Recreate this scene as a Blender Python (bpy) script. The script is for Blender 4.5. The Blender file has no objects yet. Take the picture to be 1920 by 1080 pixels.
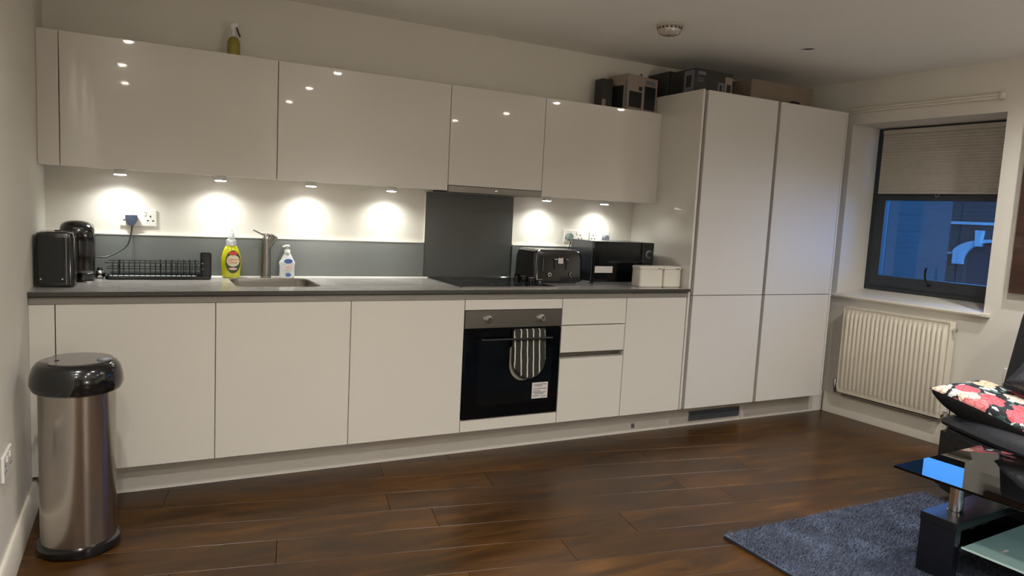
import bpy, bmesh, math, random
from mathutils import Vector, Matrix, Euler
R = math.radians
random.seed(7)
scene = bpy.context.scene
COL = scene.collection

# ------------------------------------------------------------------ camera
CX, CY, CZ = 0.3973, -3.3219, 1.3076
YAW, PITCH, ROLL, FPX = 0.48198, -0.1051, 0.05134, 1335.03
_f = Vector((math.sin(YAW)*math.cos(PITCH), math.cos(YAW)*math.cos(PITCH), math.sin(PITCH)))
_r = Vector((math.cos(YAW), -math.sin(YAW), 0)); _u = _r.cross(_f)
_r2 = math.cos(ROLL)*_r + math.sin(ROLL)*_u; _u2 = -math.sin(ROLL)*_r + math.cos(ROLL)*_u
cd = bpy.data.cameras.new('camera'); cam = bpy.data.objects.new('camera', cd); COL.objects.link(cam)
cam.matrix_world = Matrix(((_r2.x, _u2.x, -_f.x, CX), (_r2.y, _u2.y, -_f.y, CY), (_r2.z, _u2.z, -_f.z, CZ), (0, 0, 0, 1)))
cd.sensor_width = 36.0; cd.lens = 36.0*FPX/1920.0; cd.clip_start = 0.02; cd.clip_end = 300
scene.camera = cam

# ------------------------------------------------------------------ world, exposure, lights
scene.view_settings.view_transform = 'Standard'; scene.view_settings.look = 'None'
scene.view_settings.exposure = 0.0; scene.view_settings.gamma = 1.0
scene.view_settings.use_curve_mapping = False
world = bpy.data.worlds.new('dusk_sky'); scene.world = world; world.use_nodes = True
_bg = world.node_tree.nodes['Background']
_bg.inputs['Color'].default_value = (0.085, 0.34, 1.0, 1); _bg.inputs['Strength'].default_value = 7.0
DOWN_W = 86.0      # each ceiling downlight
DOWN_COL = (1.0, 0.985, 0.955)
FILL_GLOBE = 46.0       # emission of the unseen globe added for front fill
PUCK_W = 11.5        # each under-cabinet puck
PUCK_COL = (0.97, 1.0, 0.95)
ZC = 2.336
DOWN_POS = [(0.32, -1.60), (1.77, -1.72), (3.78, -1.72), (0.26, -2.65), (1.74, -2.65), (3.76, -2.70), (4.42, -1.60),
            (0.26, -3.7), (1.75, -3.7), (3.6, -3.7)]
PUCK_X = [0.308, 0.744, 1.184, 1.620, 2.611, 3.040]

def spot(name, loc, watts, col, angle, blend, radius, parent=None):
    l = bpy.data.lights.new(name, 'SPOT'); l.energy = watts; l.color = col
    l.spot_size = R(angle); l.spot_blend = blend; l.shadow_soft_size = radius
    o = bpy.data.objects.new(name, l); COL.objects.link(o); o.location = loc
    if parent: o.parent = parent
    return o

# ------------------------------------------------------------------ frames
XC, ANG = 4.797, 0.0633
FW = Matrix.Translation((XC, 0, 0)) @ Matrix.Rotation(math.atan2(-math.cos(ANG), math.sin(ANG)), 4, 'Z')
# window wall frame: x = along the wall towards the camera, y = outwards, z = up
YW, YU, YP = 0.615, 0.365, 0.107     # back wall, wall cabinet fronts, plinth
ZT = 0.905                            # worktop top

# ------------------------------------------------------------------ materials
def lin(c):
    if isinstance(c, str):
        c = [int(c[i:i+2], 16)/255 for i in (0, 2, 4)]
        c = [x/12.92 if x <= .04045 else ((x+.055)/1.055)**2.4 for x in c]
    return (c[0], c[1], c[2], 1)
def mat(name, col, rough=.5, metal=0, coat=0, noise=0.06, nscale=8, bump=0, bscale=60, stretch=(1, 1, 1), emit=0, ior=1.5, sheen=0, crough=.05, spec=.5):
    m = bpy.data.materials.new(name); m.use_nodes = True
    nt = m.node_tree; p = nt.nodes['Principled BSDF']; c = lin(col)
    p.inputs['Roughness'].default_value = rough; p.inputs['Metallic'].default_value = metal
    p.inputs['Coat Weight'].default_value = coat; p.inputs['Coat Roughness'].default_value = crough
    p.inputs['IOR'].default_value = ior; p.inputs['Sheen Weight'].default_value = sheen
    p.inputs['Specular IOR Level'].default_value = spec
    tc = nt.nodes.new('ShaderNodeTexCoord'); mp = nt.nodes.new('ShaderNodeMapping')
    nt.links.new(tc.outputs['Object'], mp.inputs['Vector']); mp.inputs['Scale'].default_value = stretch
    n = nt.nodes.new('ShaderNodeTexNoise'); n.inputs['Scale'].default_value = nscale; n.inputs['Detail'].default_value = 4
    nt.links.new(mp.outputs['Vector'], n.inputs['Vector'])
    rp = nt.nodes.new('ShaderNodeValToRGB')
    rp.color_ramp.elements[0].position = .3; rp.color_ramp.elements[1].position = .7
    rp.color_ramp.elements[0].color = tuple(x*(1-noise) for x in c[:3])+(1,)
    rp.color_ramp.elements[1].color = tuple(min(1, x*(1+noise)) for x in c[:3])+(1,)
    nt.links.new(n.outputs['Fac'], rp.inputs['Fac']); nt.links.new(rp.outputs['Color'], p.inputs['Base Color'])
    if bump:
        n2 = nt.nodes.new('ShaderNodeTexNoise'); n2.inputs['Scale'].default_value = bscale; n2.inputs['Detail'].default_value = 3
        nt.links.new(mp.outputs['Vector'], n2.inputs['Vector'])
        b = nt.nodes.new('ShaderNodeBump'); b.inputs['Strength'].default_value = bump; b.inputs['Distance'].default_value = .01
        nt.links.new(n2.outputs['Fac'], b.inputs['Height']); nt.links.new(b.outputs['Normal'], p.inputs['Normal'])
    if emit:
        p.inputs['Emission Color'].default_value = c; p.inputs['Emission Strength'].default_value = emit
    return m

WALL = mat('painted_wall', 'd7d2c7', .7, noise=.015, nscale=3, bump=.02, bscale=150)
CEIL = mat('painted_ceiling', 'f2efe8', .75, noise=.015, nscale=2)
GLOSS = mat('gloss_white_door', 'd2cdc4', .22, coat=.6, noise=.008, nscale=2, crough=.03)
SATIN = mat('satin_white_door', 'd2cdc2', .32, coat=.15, noise=.008, nscale=2, crough=.15)
TALLM = mat('matt_white_tall_door', 'cfcbc4', .5, noise=.008, nscale=2)
CARC = mat('white_melamine', 'd2ccc0', .45, noise=.01)
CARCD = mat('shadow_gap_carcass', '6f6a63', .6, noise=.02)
RAIL = mat('grey_handle_rail', '8b867d', .38, metal=.3, noise=.03, stretch=(.3, 8, 8))
TRIMW = mat('white_trim_paint', 'd9d2c4', .4, noise=.01)
WTOP = mat('grey_laminate_worktop', 'b3ada8', .16, coat=.25, noise=.10, nscale=14, stretch=(.6, 2, 1), bump=.03, bscale=40, crough=.12)
WEDGE = mat('dark_worktop_edge', '3c3a36', .35, noise=.06)
SPLASH = mat('grey_splashback', '6f7371', .22, coat=.2, noise=.03, nscale=4, crough=.15)
SPLASHD = mat('dark_glass_splashback', '4e504e', .25, coat=.3, noise=.03, nscale=4, crough=.2)
BEAD = mat('white_sealant_bead', 'e6e2d8', .4, noise=.01)
STEEL = mat('brushed_steel', '8f8b85', .28, metal=1, noise=.05, nscale=3, stretch=(.4, 40, 60), bump=.02, bscale=10)
STEELV = mat('brushed_steel_drum', 'b3aca4', .23, metal=1, noise=.04, nscale=30, stretch=(1, 1, .05))
CHROME = mat('chrome', 'd5d5d5', .06, metal=1, noise=.01)
BLACKP = mat('black_gloss_plastic', '0d0e0f', .16, coat=.5, noise=.1)
BLACKM = mat('black_matt_plastic', '141516', .42, noise=.1)
BLACKG = mat('black_glass', '05070a', .09, noise=.05, spec=.3)
DARKG = mat('oven_inner_glass', '0b0e0f', .12, noise=.2, nscale=2, spec=.3)
WHITEP = mat('white_plastic', 'dedad3', .3, noise=.01)
GREYP = mat('grey_plastic', '6c7078', .35, noise=.03)
NAVYP = mat('dark_blue_grey_plug', '3a4252', .35, noise=.03)
LABELW = mat('paper_label', 'cfcac4', .5, noise=.05, nscale=40)
INK = mat('print_ink', '202020', .6, noise=.05)
CERAM = mat('white_ceramic', 'd8d3c6', .25, coat=.4, noise=.02)
LAMP = mat('lamp_diffuser', 'fff1dc', .4, emit=110.0)
PUCKL = mat('puck_diffuser', 'fdfbff', .4, emit=12.0)
LEATH = mat('black_leather', '15161a', .42, coat=.15, noise=.15, nscale=10, bump=.35, bscale=45, crough=.3)
LEATH2 = mat('grey_black_leather', '24262b', .45, coat=.2, noise=.15, nscale=10, bump=.35, bscale=40, crough=.3)
BLKWOOD = mat('black_ash_veneer', '0d0f18', .35, coat=.2, noise=.2, nscale=20, stretch=(1, 6, 6), crough=.2)
RADW = mat('cream_radiator_enamel', 'ddd4c2', .3, coat=.2, noise=.01)
FRAMEG = mat('anthracite_window_frame', '2f343a', .4, noise=.04)
BLINDM = mat('honeycomb_blind_fabric', 'b5b0a2', .85, noise=.04, nscale=30)
PICF = mat('dark_wood_picture_frame', '3a241a', .35, coat=.3, noise=.35, nscale=6, stretch=(1, 1, 8))
CARD = mat('plain_cardboard', '7d6e5e', .8, noise=.04)
CARDW = mat('pale_printed_carton', '94857a', .6, noise=.05)
CARDK = mat('dark_printed_carton', '2c2a28', .5, noise=.2)
PRINTK = mat('dark_box_print', '191a19', .5, noise=.2)
DOORW = mat('oak_door_veneer', '8a5a30', .4, noise=.25, nscale=5, stretch=(6, 6, .5))
SUBF = mat('subfloor_joint_glint', '5a3d22', .6, noise=.3, nscale=10)  # light brown paints the glint of plank edges into the joints
PIPE = mat('copper_grey_pipe', '8d8479', .3, metal=.7, noise=.1)

def nodes_of(name):
    m = bpy.data.materials.new(name); m.use_nodes = True
    nt = m.node_tree; return m, nt, nt.nodes['Principled BSDF']
def N(nt, t, **kw):
    n = nt.nodes.new(t)
    for k, v in kw.items():
        if k in n.inputs: n.inputs[k].default_value = v
        else: setattr(n, k, v)
    return n
def ramp(nt, stops, interp='LINEAR'):
    r = nt.nodes.new('ShaderNodeValToRGB'); cr = r.color_ramp; cr.interpolation = interp
    while len(cr.elements) < len(stops): cr.elements.new(.5)
    for e, (p, c) in zip(cr.elements, stops): e.position = p; e.color = lin(c)
    return r

# wooden planks: each plank a little different
PLANK, nt, p = nodes_of('walnut_stained_plank')
tc = N(nt, 'ShaderNodeTexCoord'); oi = N(nt, 'ShaderNodeObjectInfo')
mp = N(nt, 'ShaderNodeMapping'); mp.inputs['Rotation'].default_value = (0, 0, R(10.4)); mp.inputs['Scale'].default_value = (1, 5.5, 1)
nt.links.new(tc.outputs['Object'], mp.inputs['Vector'])
ofs = N(nt, 'ShaderNodeVectorMath', operation='ADD'); nt.links.new(mp.outputs['Vector'], ofs.inputs[0])
sc = N(nt, 'ShaderNodeMath', operation='MULTIPLY'); sc.inputs[1].default_value = 40; nt.links.new(oi.outputs['Random'], sc.inputs[0])
nt.links.new(sc.outputs[0], ofs.inputs[1])
n1 = N(nt, 'ShaderNodeTexNoise', Scale=2.6, Detail=6.0, Roughness=.62, Distortion=.7); nt.links.new(ofs.outputs[0], n1.inputs['Vector'])
r1 = ramp(nt, [(.25, '2c1e09'), (.45, '442e10'), (.6, '563b15'), (.8, '735022')]); nt.links.new(n1.outputs['Fac'], r1.inputs['Fac'])
n2 = N(nt, 'ShaderNodeTexNoise', Scale=.9, Detail=2.0); nt.links.new(tc.outputs['Object'], n2.inputs['Vector'])
r2 = ramp(nt, [(.35, 'a89c92'), (.65, 'fff0dc')]); nt.links.new(n2.outputs['Fac'], r2.inputs['Fac'])
mx = N(nt, 'ShaderNodeMixRGB', blend_type='MULTIPLY'); mx.inputs['Fac'].default_value = .8
nt.links.new(r1.outputs['Color'], mx.inputs[1]); nt.links.new(r2.outputs['Color'], mx.inputs[2])
r3 = ramp(nt, [(0, 'c4b8b0'), (1, 'fff6e8')]); nt.links.new(oi.outputs['Random'], r3.inputs['Fac'])
mx2 = N(nt, 'ShaderNodeMixRGB', blend_type='MULTIPLY'); mx2.inputs['Fac'].default_value = .7
nt.links.new(mx.outputs[0], mx2.inputs[1]); nt.links.new(r3.outputs['Color'], mx2.inputs[2])
nt.links.new(mx2.outputs[0], p.inputs['Base Color']); p.inputs['Specular IOR Level'].default_value = .28
rr = N(nt, 'ShaderNodeMapRange'); rr.inputs['To Min'].default_value = .24; rr.inputs['To Max'].default_value = .40
nt.links.new(n1.outputs['Fac'], rr.inputs['Value']); nt.links.new(rr.outputs[0], p.inputs['Roughness'])
b = N(nt, 'ShaderNodeBump', Strength=.12, Distance=.004); nt.links.new(n1.outputs['Fac'], b.inputs['Height']); nt.links.new(b.outputs['Normal'], p.inputs['Normal'])

# blue shaggy rug
RUG, nt, p = nodes_of('blue_grey_shag')
tc = N(nt, 'ShaderNodeTexCoord')
n1 = N(nt, 'ShaderNodeTexNoise', Scale=5.0, Detail=5.0, Roughness=.6, Distortion=.8); nt.links.new(tc.outputs['Object'], n1.inputs['Vector'])
r1 = ramp(nt, [(.3, '252e48'), (.5, '3c4864'), (.7, '647290')]); nt.links.new(n1.outputs['Fac'], r1.inputs['Fac'])
n2 = N(nt, 'ShaderNodeTexNoise', Scale=160.0, Detail=2.0); nt.links.new(tc.outputs['Object'], n2.inputs['Vector'])
r2 = ramp(nt, [(.3, '8c8c8c'), (.7, 'ffffff')]); nt.links.new(n2.outputs['Fac'], r2.inputs['Fac'])
mx = N(nt, 'ShaderNodeMixRGB', blend_type='MULTIPLY'); mx.inputs['Fac'].default_value = .9
nt.links.new(r1.outputs['Color'], mx.inputs[1]); nt.links.new(r2.outputs['Color'], mx.inputs[2]); nt.links.new(mx.outputs[0], p.inputs['Base Color'])
p.inputs['Roughness'].default_value = .9; p.inputs['Sheen Weight'].default_value = .3

# floral printed cloth (object coords of the cushion, flat in x-y)
FLORAL, nt, p = nodes_of('floral_printed_cloth')
tc = N(nt, 'ShaderNodeTexCoord')
nz = N(nt, 'ShaderNodeTexNoise', Scale=14.0, Detail=3.0); nt.links.new(tc.outputs['UV'], nz.inputs['Vector'])
mxv = N(nt, 'ShaderNodeMixRGB'); mxv.inputs['Fac'].default_value = .10
nt.links.new(tc.outputs['UV'], mxv.inputs[1]); nt.links.new(nz.outputs['Color'], mxv.inputs[2])
v1 = N(nt, 'ShaderNodeTexVoronoi', Scale=4.6, Randomness=.8); v1.voronoi_dimensions = '2D'; nt.links.new(mxv.outputs[0], v1.inputs['Vector'])
v2 = N(nt, 'ShaderNodeTexVoronoi', Scale=17.0); v2.voronoi_dimensions = '2D'; v2.feature = 'DISTANCE_TO_EDGE'; nt.links.new(mxv.outputs[0], v2.inputs['Vector'])
v3 = N(nt, 'ShaderNodeTexVoronoi', Scale=22.0); v3.voronoi_dimensions = '2D'; nt.links.new(mxv.outputs[0], v3.inputs['Vector'])
sep = N(nt, 'ShaderNodeSeparateColor'); nt.links.new(v1.outputs['Color'], sep.inputs[0])
flc = ramp(nt, [(0, 'e8898c'), (.35, 'f0c9a8'), (.55, 'd8606c'), (.8, 'f3ddc8')], 'CONSTANT'); nt.links.new(sep.outputs[0], flc.inputs['Fac'])
pet = ramp(nt, [(0, 'b04a50'), (.12, 'ffffff')]); nt.links.new(v2.outputs['Distance'], pet.inputs['Fac'])
fl = N(nt, 'ShaderNodeMixRGB', blend_type='MULTIPLY'); fl.inputs['Fac'].default_value = .75
nt.links.new(flc.outputs['Color'], fl.inputs[1]); nt.links.new(pet.outputs['Color'], fl.inputs[2])
sep3 = N(nt, 'ShaderNodeSeparateColor'); nt.links.new(v3.outputs['Color'], sep3.inputs[0])
lf = ramp(nt, [(0, '12151c'), (.4, '2f4a48'), (.6, 'd9ddd8'), (.72, '161a22'), (.88, '5a7a78')], 'CONSTANT'); nt.links.new(sep3.outputs[1], lf.inputs['Fac'])
msk = N(nt, 'ShaderNodeMath', operation='LESS_THAN'); msk.inputs[1].default_value = .42; nt.links.new(v1.outputs['Distance'], msk.inputs[0])
fin = N(nt, 'ShaderNodeMixRGB'); nt.links.new(msk.outputs[0], fin.inputs['Fac'])
nt.links.new(lf.outputs['Color'], fin.inputs[1]); nt.links.new(fl.outputs[0], fin.inputs[2]); nt.links.new(fin.outputs[0], p.inputs['Base Color'])
p.inputs['Roughness'].default_value = .7

# striped glove cloth : vertical stripes in x
STRIPE, nt, p = nodes_of('striped_oven_glove_cloth')
tc = N(nt, 'ShaderNodeTexCoord'); sx = N(nt, 'ShaderNodeSeparateXYZ'); nt.links.new(tc.outputs['Object'], sx.inputs[0])
nn = N(nt, 'ShaderNodeTexNoise', Scale=14.0); nt.links.new(tc.outputs['Object'], nn.inputs['Vector'])
m0 = N(nt, 'ShaderNodeMath', operation='MULTIPLY_ADD'); m0.inputs[1].default_value = .01; nt.links.new(nn.outputs['Fac'], m0.inputs[0]); nt.links.new(sx.outputs['X'], m0.inputs[2])
m0b = N(nt, 'ShaderNodeMath', operation='MULTIPLY_ADD'); m0b.inputs[1].default_value = .05; nt.links.new(sx.outputs['Z'], m0b.inputs[0]); nt.links.new(m0.outputs[0], m0b.inputs[2])
m1 = N(nt, 'ShaderNodeMath', operation='DIVIDE'); m1.inputs[1].default_value = .0375; nt.links.new(m0b.outputs[0], m1.inputs[0])
m2 = N(nt, 'ShaderNodeMath', operation='FRACT'); nt.links.new(m1.outputs[0], m2.inputs[0])
m3 = N(nt, 'ShaderNodeMath', operation='LESS_THAN'); m3.inputs[1].default_value = .17; nt.links.new(m2.outputs[0], m3.inputs[0])
cc = ramp(nt, [(0, '2b2a24'), (1, 'd8d2c0')]); nt.links.new(m3.outputs[0], cc.inputs['Fac']); nt.links.new(cc.outputs['Color'], p.inputs['Base Color'])
p.inputs['Roughness'].default_value = .9

# brick outside
def brickmat(name, c1, c2, mort):
    m, nt, p = nodes_of(name)
    tc = N(nt, 'ShaderNodeTexCoord'); mp = N(nt, 'ShaderNodeMapping'); mp.inputs['Rotation'].default_value = (R(90), 0, 0)
    nt.links.new(tc.outputs['Object'], mp.inputs['Vector'])
    bt = N(nt, 'ShaderNodeTexBrick', Scale=1.0); bt.inputs['Brick Width'].default_value = .225; bt.inputs['Row Height'].default_value = .075
    bt.inputs['Mortar Size'].default_value = .008
    bt.inputs['Color1'].default_value = lin(c1); bt.inputs['Color2'].default_value = lin(c2); bt.inputs['Mortar'].default_value = lin(mort)
    nt.links.new(mp.outputs['Vector'], bt.inputs['Vector']); nt.links.new(bt.outputs['Color'], p.inputs['Base Color']); p.inputs['Roughness'].default_value = .9
    return m
BRICKN = brickmat('dark_brick', '2a2725', '242220', '2e2c2a')
BRICKF = brickmat('pale_brick', '3d3934', '35312e', '45423d')
STONE = mat('pale_painted_stone', 'b8b8b4', .8, noise=.05)

def glassmat(name, tint, ior=1.5, refl=1.0, frost=0):
    m = bpy.data.materials.new(name); m.use_nodes = True; nt = m.node_tree; nt.nodes.clear()
    out = N(nt, 'ShaderNodeOutputMaterial'); fr = N(nt, 'ShaderNodeFresnel', IOR=ior)
    t = N(nt, 'ShaderNodeBsdfTransparent'); t.inputs[0].default_value = lin(tint)
    g = N(nt, 'ShaderNodeBsdfGlossy'); g.inputs['Roughness'].default_value = .01
    mx = N(nt, 'ShaderNodeMixShader'); nt.links.new(fr.outputs[0], mx.inputs[0])
    base = t
    if frost:
        d = N(nt, 'ShaderNodeBsdfDiffuse'); d.inputs[0].default_value = lin('a8c4be')
        tr = N(nt, 'ShaderNodeBsdfTranslucent'); tr.inputs[0].default_value = lin('a8c4be')
        dm = N(nt, 'ShaderNodeMixShader'); dm.inputs[0].default_value = .35
        nt.links.new(d.outputs[0], dm.inputs[1]); nt.links.new(tr.outputs[0], dm.inputs[2])
        m2 = N(nt, 'ShaderNodeMixShader'); m2.inputs[0].default_value = frost
        nt.links.new(t.outputs[0], m2.inputs[1]); nt.links.new(dm.outputs[0], m2.inputs[2]); base = m2
    nt.links.new(base.outputs[0], mx.inputs[1]); nt.links.new(g.outputs[0], mx.inputs[2]); nt.links.new(mx.outputs[0], out.inputs[0])
    return m
GLASSW = glassmat('window_glass', 'f0f4f6')
GLASST = glassmat('table_glass', 'a9b4b8', 1.6)
GLASSF = glassmat('frosted_table_glass', 'c8d8d4', 1.5, frost=.8)
GLASSC = glassmat('clear_shelf_glass', '8fa29e', 1.5)
EDGEG = mat('pale_green_glass_edge', 'b9d2cb', .2, coat=.5, noise=.02)
LIQY = mat('yellow_washing_up_liquid', 'd9d61c', .12, coat=.7, noise=.05); LIQY.node_tree.nodes['Principled BSDF'].inputs['Transmission Weight'].default_value = .35
LIQY.node_tree.nodes['Principled BSDF'].inputs['Emission Strength'].default_value = 0
PLCLR = mat('clear_milky_plastic', 'e4e8e6', .15, coat=.5, noise=.02); PLCLR.node_tree.nodes['Principled BSDF'].inputs['Transmission Weight'].default_value = .5
SOAPW = mat('milky_soap', 'dfe0e0', .2, coat=.4, noise=.02); SOAPW.node_tree.nodes['Principled BSDF'].inputs['Transmission Weight'].default_value = .25
BLUEL = mat('blue_label_ink', '3f66ad', .4, noise=.1)
PINKL = mat('pink_label_ink', 'dcb8b4', .4, noise=.1)
REDL = mat('red_label_ink', 'd8433c', .4, noise=.1)
GREENL = mat('dark_green_label_ink', '3e4a22', .4, noise=.2, nscale=60)
CREAML = mat('cream_label_ink', 'd9d9b8', .4, noise=.05)
YELW = mat('dull_yellow_plastic', '8f8430', .35, noise=.1)

# ------------------------------------------------------------------ mesh helpers
def nb(): return bmesh.new()
def box(bm, x0, x1, y0, y1, z0, z1, bev=0, seg=2):
    if x1 < x0: x0, x1 = x1, x0
    if y1 < y0: y0, y1 = y1, y0
    if z1 < z0: z0, z1 = z1, z0
    v = [bm.verts.new((x, y, z)) for z in (z0, z1) for y in (y0, y1) for x in (x0, x1)]
    fs = [bm.faces.new([v[i] for i in q]) for q in ((0, 2, 3, 1), (4, 5, 7, 6), (0, 1, 5, 4), (2, 6, 7, 3), (0, 4, 6, 2), (1, 3, 7, 5))]
    if bev:
        if bev <= .0065: seg = 1
        es = list({e for f in fs for e in f.edges})
        bmesh.ops.bevel(bm, geom=es, offset=bev, segments=seg, profile=.5, affect='EDGES')
    return bm
def loops(bm, rings, caps=True, closed=True):
    rs = [[bm.verts.new(p) for p in r] for r in rings]
    n = len(rs[0])
    for a, b in zip(rs, rs[1:]):
        for i in range(n if closed else n-1):
            j = (i+1) % n
            bm.faces.new((a[i], a[j], b[j], b[i]))
    if caps:
        bm.faces.new(rs[0][::-1]); bm.faces.new(rs[-1])
    return rs
def fix(bm):
    bmesh.ops.recalc_face_normals(bm, faces=bm.faces[:]); return bm
def lathe(bm, c, prof, seg=32, axis='Z', caps=True, sx=1, sy=1):
    rings = []
    for r, z in prof:
        ring = []
        for i in range(seg):
            a = 2*math.pi*i/seg; u, v = r*math.cos(a)*sx, r*math.sin(a)*sy
            ring.append({'Z': (c[0]+u, c[1]+v, c[2]+z), 'Y': (c[0]+u, c[1]+z, c[2]+v), 'X': (c[0]+z, c[1]+u, c[2]+v)}[axis])
        rings.append(ring)
    loops(bm, rings, caps); return fix(bm)
def tube(bm, pts, r, seg=10, rr=None):
    pts = [Vector(p) for p in pts]; rings = []; prev = None
    for i, p in enumerate(pts):
        t = (pts[min(i+1, len(pts)-1)]-pts[max(i-1, 0)]).normalized()
        a = Vector((0, 0, 1)) if abs(t.z) < .9 else Vector((1, 0, 0))
        if prev is not None: n = (prev - t*prev.dot(t)).normalized()
        else: n = t.cross(a).normalized()
        prev = n; b = t.cross(n); q = rr[i] if rr else r
        rings.append([p+q*(math.cos(2*math.pi*k/seg)*n+math.sin(2*math.pi*k/seg)*b) for k in range(seg)])
    loops(bm, rings); return fix(bm)
def smoothpts(pts, n=8):
    pts = [Vector(p) for p in pts]; P = [pts[0]]+pts+[pts[-1]]; out = []
    for i in range(1, len(P)-2):
        for k in range(n):
            t = k/n; a, b, c, d = P[i-1], P[i], P[i+1], P[i+2]
            out.append(.5*((2*b)+(c-a)*t+(2*a-5*b+4*c-d)*t*t+(3*b-a-3*c+d)*t**3))
    out.append(pts[-1]); return out
def prism(bm, poly, a, b, axis='Z', bev=0):
    f = {'Z': lambda u, v, w: (u, v, w), 'Y': lambda u, v, w: (u, w, v), 'X': lambda u, v, w: (w, u, v)}[axis]
    r = loops(bm, [[f(u, v, a) for u, v in poly], [f(u, v, b) for u, v in poly]])
    if bev:
        es = [e for e in bm.edges if (e.verts[0] in r[0] and e.verts[1] in r[0]) or (e.verts[0] in r[1] and e.verts[1] in r[1])]
        bmesh.ops.bevel(bm, geom=es, offset=bev, segments=1 if bev < .004 else 2, affect='EDGES')
    return fix(bm)
def rrect(x0, x1, y0, y1, r, n=6):
    o = []
    for cx, cy, a0 in ((x1-r, y1-r, 0), (x0+r, y1-r, 90), (x0+r, y0+r, 180), (x1-r, y0+r, 270)):
        for k in range(n+1):
            a = R(a0+90*k/n); o.append((cx+r*math.cos(a), cy+r*math.sin(a)))
    return o
def holed(bm, outer, inners, a, b, axis='Z'):
    f = {'Z': lambda u, v, w: (u, v, w), 'Y': lambda u, v, w: (u, w, v), 'X': lambda u, v, w: (w, u, v)}[axis]
    es = []; lps = []
    for poly in [outer]+inners:
        vs = [bm.verts.new(f(u, v, a)) for u, v in poly]; lps.append(vs)
        for i in range(len(vs)): es.append(bm.edges.new((vs[i], vs[(i+1) % len(vs)])))
    g = bmesh.ops.triangle_fill(bm, use_beauty=True, use_dissolve=False, edges=es)
    fs = [x for x in g['geom'] if isinstance(x, bmesh.types.BMFace)]
    ex = bmesh.ops.extrude_face_region(bm, geom=fs)
    d = Vector(f(0, 0, b))-Vector(f(0, 0, a))
    for v in ex['geom']:
        if isinstance(v, bmesh.types.BMVert): v.co += d
    return fix(bm)
def mesh_pillow(bm, A, e1, e2, size1, size2, thick, n=18, pinch=.06, under=1.0):
    e1, e2 = Vector(e1).normalized(), Vector(e2); e2 = (e2-e1*e2.dot(e1)).normalized(); nrm = e1.cross(e2)
    if nrm.z < 0: nrm = -nrm
    A = Vector(A); uvl = bm.loops.layers.uv.verify()
    def P(u, v, s):
        uu, vv = 2*u-1, 2*v-1
        h = max(0, (1-uu**4))**.55*max(0, (1-vv**4))**.55
        pu = uu*(1-pinch*(1-vv*vv)); pv = vv*(1-pinch*(1-uu*uu))
        return A+e1*size1*(pu+1)/2+e2*size2*(pv+1)/2+nrm*s*h*thick/2*(under if s < 0 else 1)
    top = {}; bot = {}
    for i in range(n+1):
        for j in range(n+1):
            u, v = i/n, j/n
            u = .5-.5*math.cos(math.pi*u)*.5-(.5-u)*.5; v = .5-.5*math.cos(math.pi*v)*.5-(.5-v)*.5
            top[i, j] = bm.verts.new(P(u, v, 1))
            bot[i, j] = top[i, j] if i in (0, n) or j in (0, n) else bm.verts.new(P(u, v, -1))
    ft = []; fb = []
    for i in range(n):
        for j in range(n):
            f = bm.faces.new((top[i, j], top[i+1, j], top[i+1, j+1], top[i, j+1])); ft.append(f)
            for l, (a, b_) in zip(f.loops, ((i, j), (i+1, j), (i+1, j+1), (i, j+1))): l[uvl].uv = (a/n, b_/n)
            f = bm.faces.new((bot[i, j], bot[i, j+1], bot[i+1, j+1], bot[i+1, j])); fb.append(f); f.material_index = 1
    return fix(bm)

def tag(o, label=None, cat=None, group=None, kind=None):
    if label: o['label'] = label
    if cat: o['category'] = cat
    if group: o['group'] = group
    if kind: o['kind'] = kind
    return o
def thing(name, label, cat, loc=(0, 0, 0), group=None, frame=None, rz=0):
    o = bpy.data.objects.new(name, None); COL.objects.link(o); o.empty_display_size = .05
    M = Matrix.Translation(loc) @ Matrix.Rotation(rz, 4, 'Z')
    if frame is not None: M = frame @ M
    o.matrix_world = M; tag(o, label, cat, group)
    return o
def mk(name, bm, m, parent=None, frame=None, label=None, local=False, angle=35, origin=None):
    """bmesh coordinates are world (or frame) coordinates unless local=True"""
    if frame is not None: bmesh.ops.transform(bm, matrix=frame, verts=bm.verts)
    me = bpy.data.meshes.new(name)
    o = bpy.data.objects.new(name, me)
    if parent is not None:
        o.parent = parent
        W = world_of(parent)
        if not local: bmesh.ops.transform(bm, matrix=W.inverted(), verts=bm.verts)
    elif not local:
        if origin is None:
            xs = [v.co for v in bm.verts]
            lo = [min(c[i] for c in xs) for i in range(3)]; hi = [max(c[i] for c in xs) for i in range(3)]
            origin = ((lo[0]+hi[0])/2, (lo[1]+hi[1])/2, lo[2])
        o.location = origin
        bmesh.ops.translate(bm, vec=-Vector(origin), verts=bm.verts)
    for f in bm.faces: f.smooth = True
    bm.to_mesh(me); bm.free()
    for x in (m if isinstance(m, (list, tuple)) else [m]): me.materials.append(x)
    me.set_sharp_from_angle(angle=R(angle))
    COL.objects.link(o)
    if label: o['label'] = label
    return o
def world_of(o):
    M = o.matrix_basis.copy() if o.parent is None else world_of(o.parent) @ o.matrix_basis
    return M
def struct(name, bm, m, frame=None, origin=(0, 0, 0), parent=None):
    o = mk(name, bm, m, parent, frame, origin=origin)
    if parent is None: o['kind'] = 'structure'
    return o
def B(x0, x1, y0, y1, z0, z1, bev=0, seg=2): return box(nb(), x0, x1, y0, y1, z0, z1, bev, seg)
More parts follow.
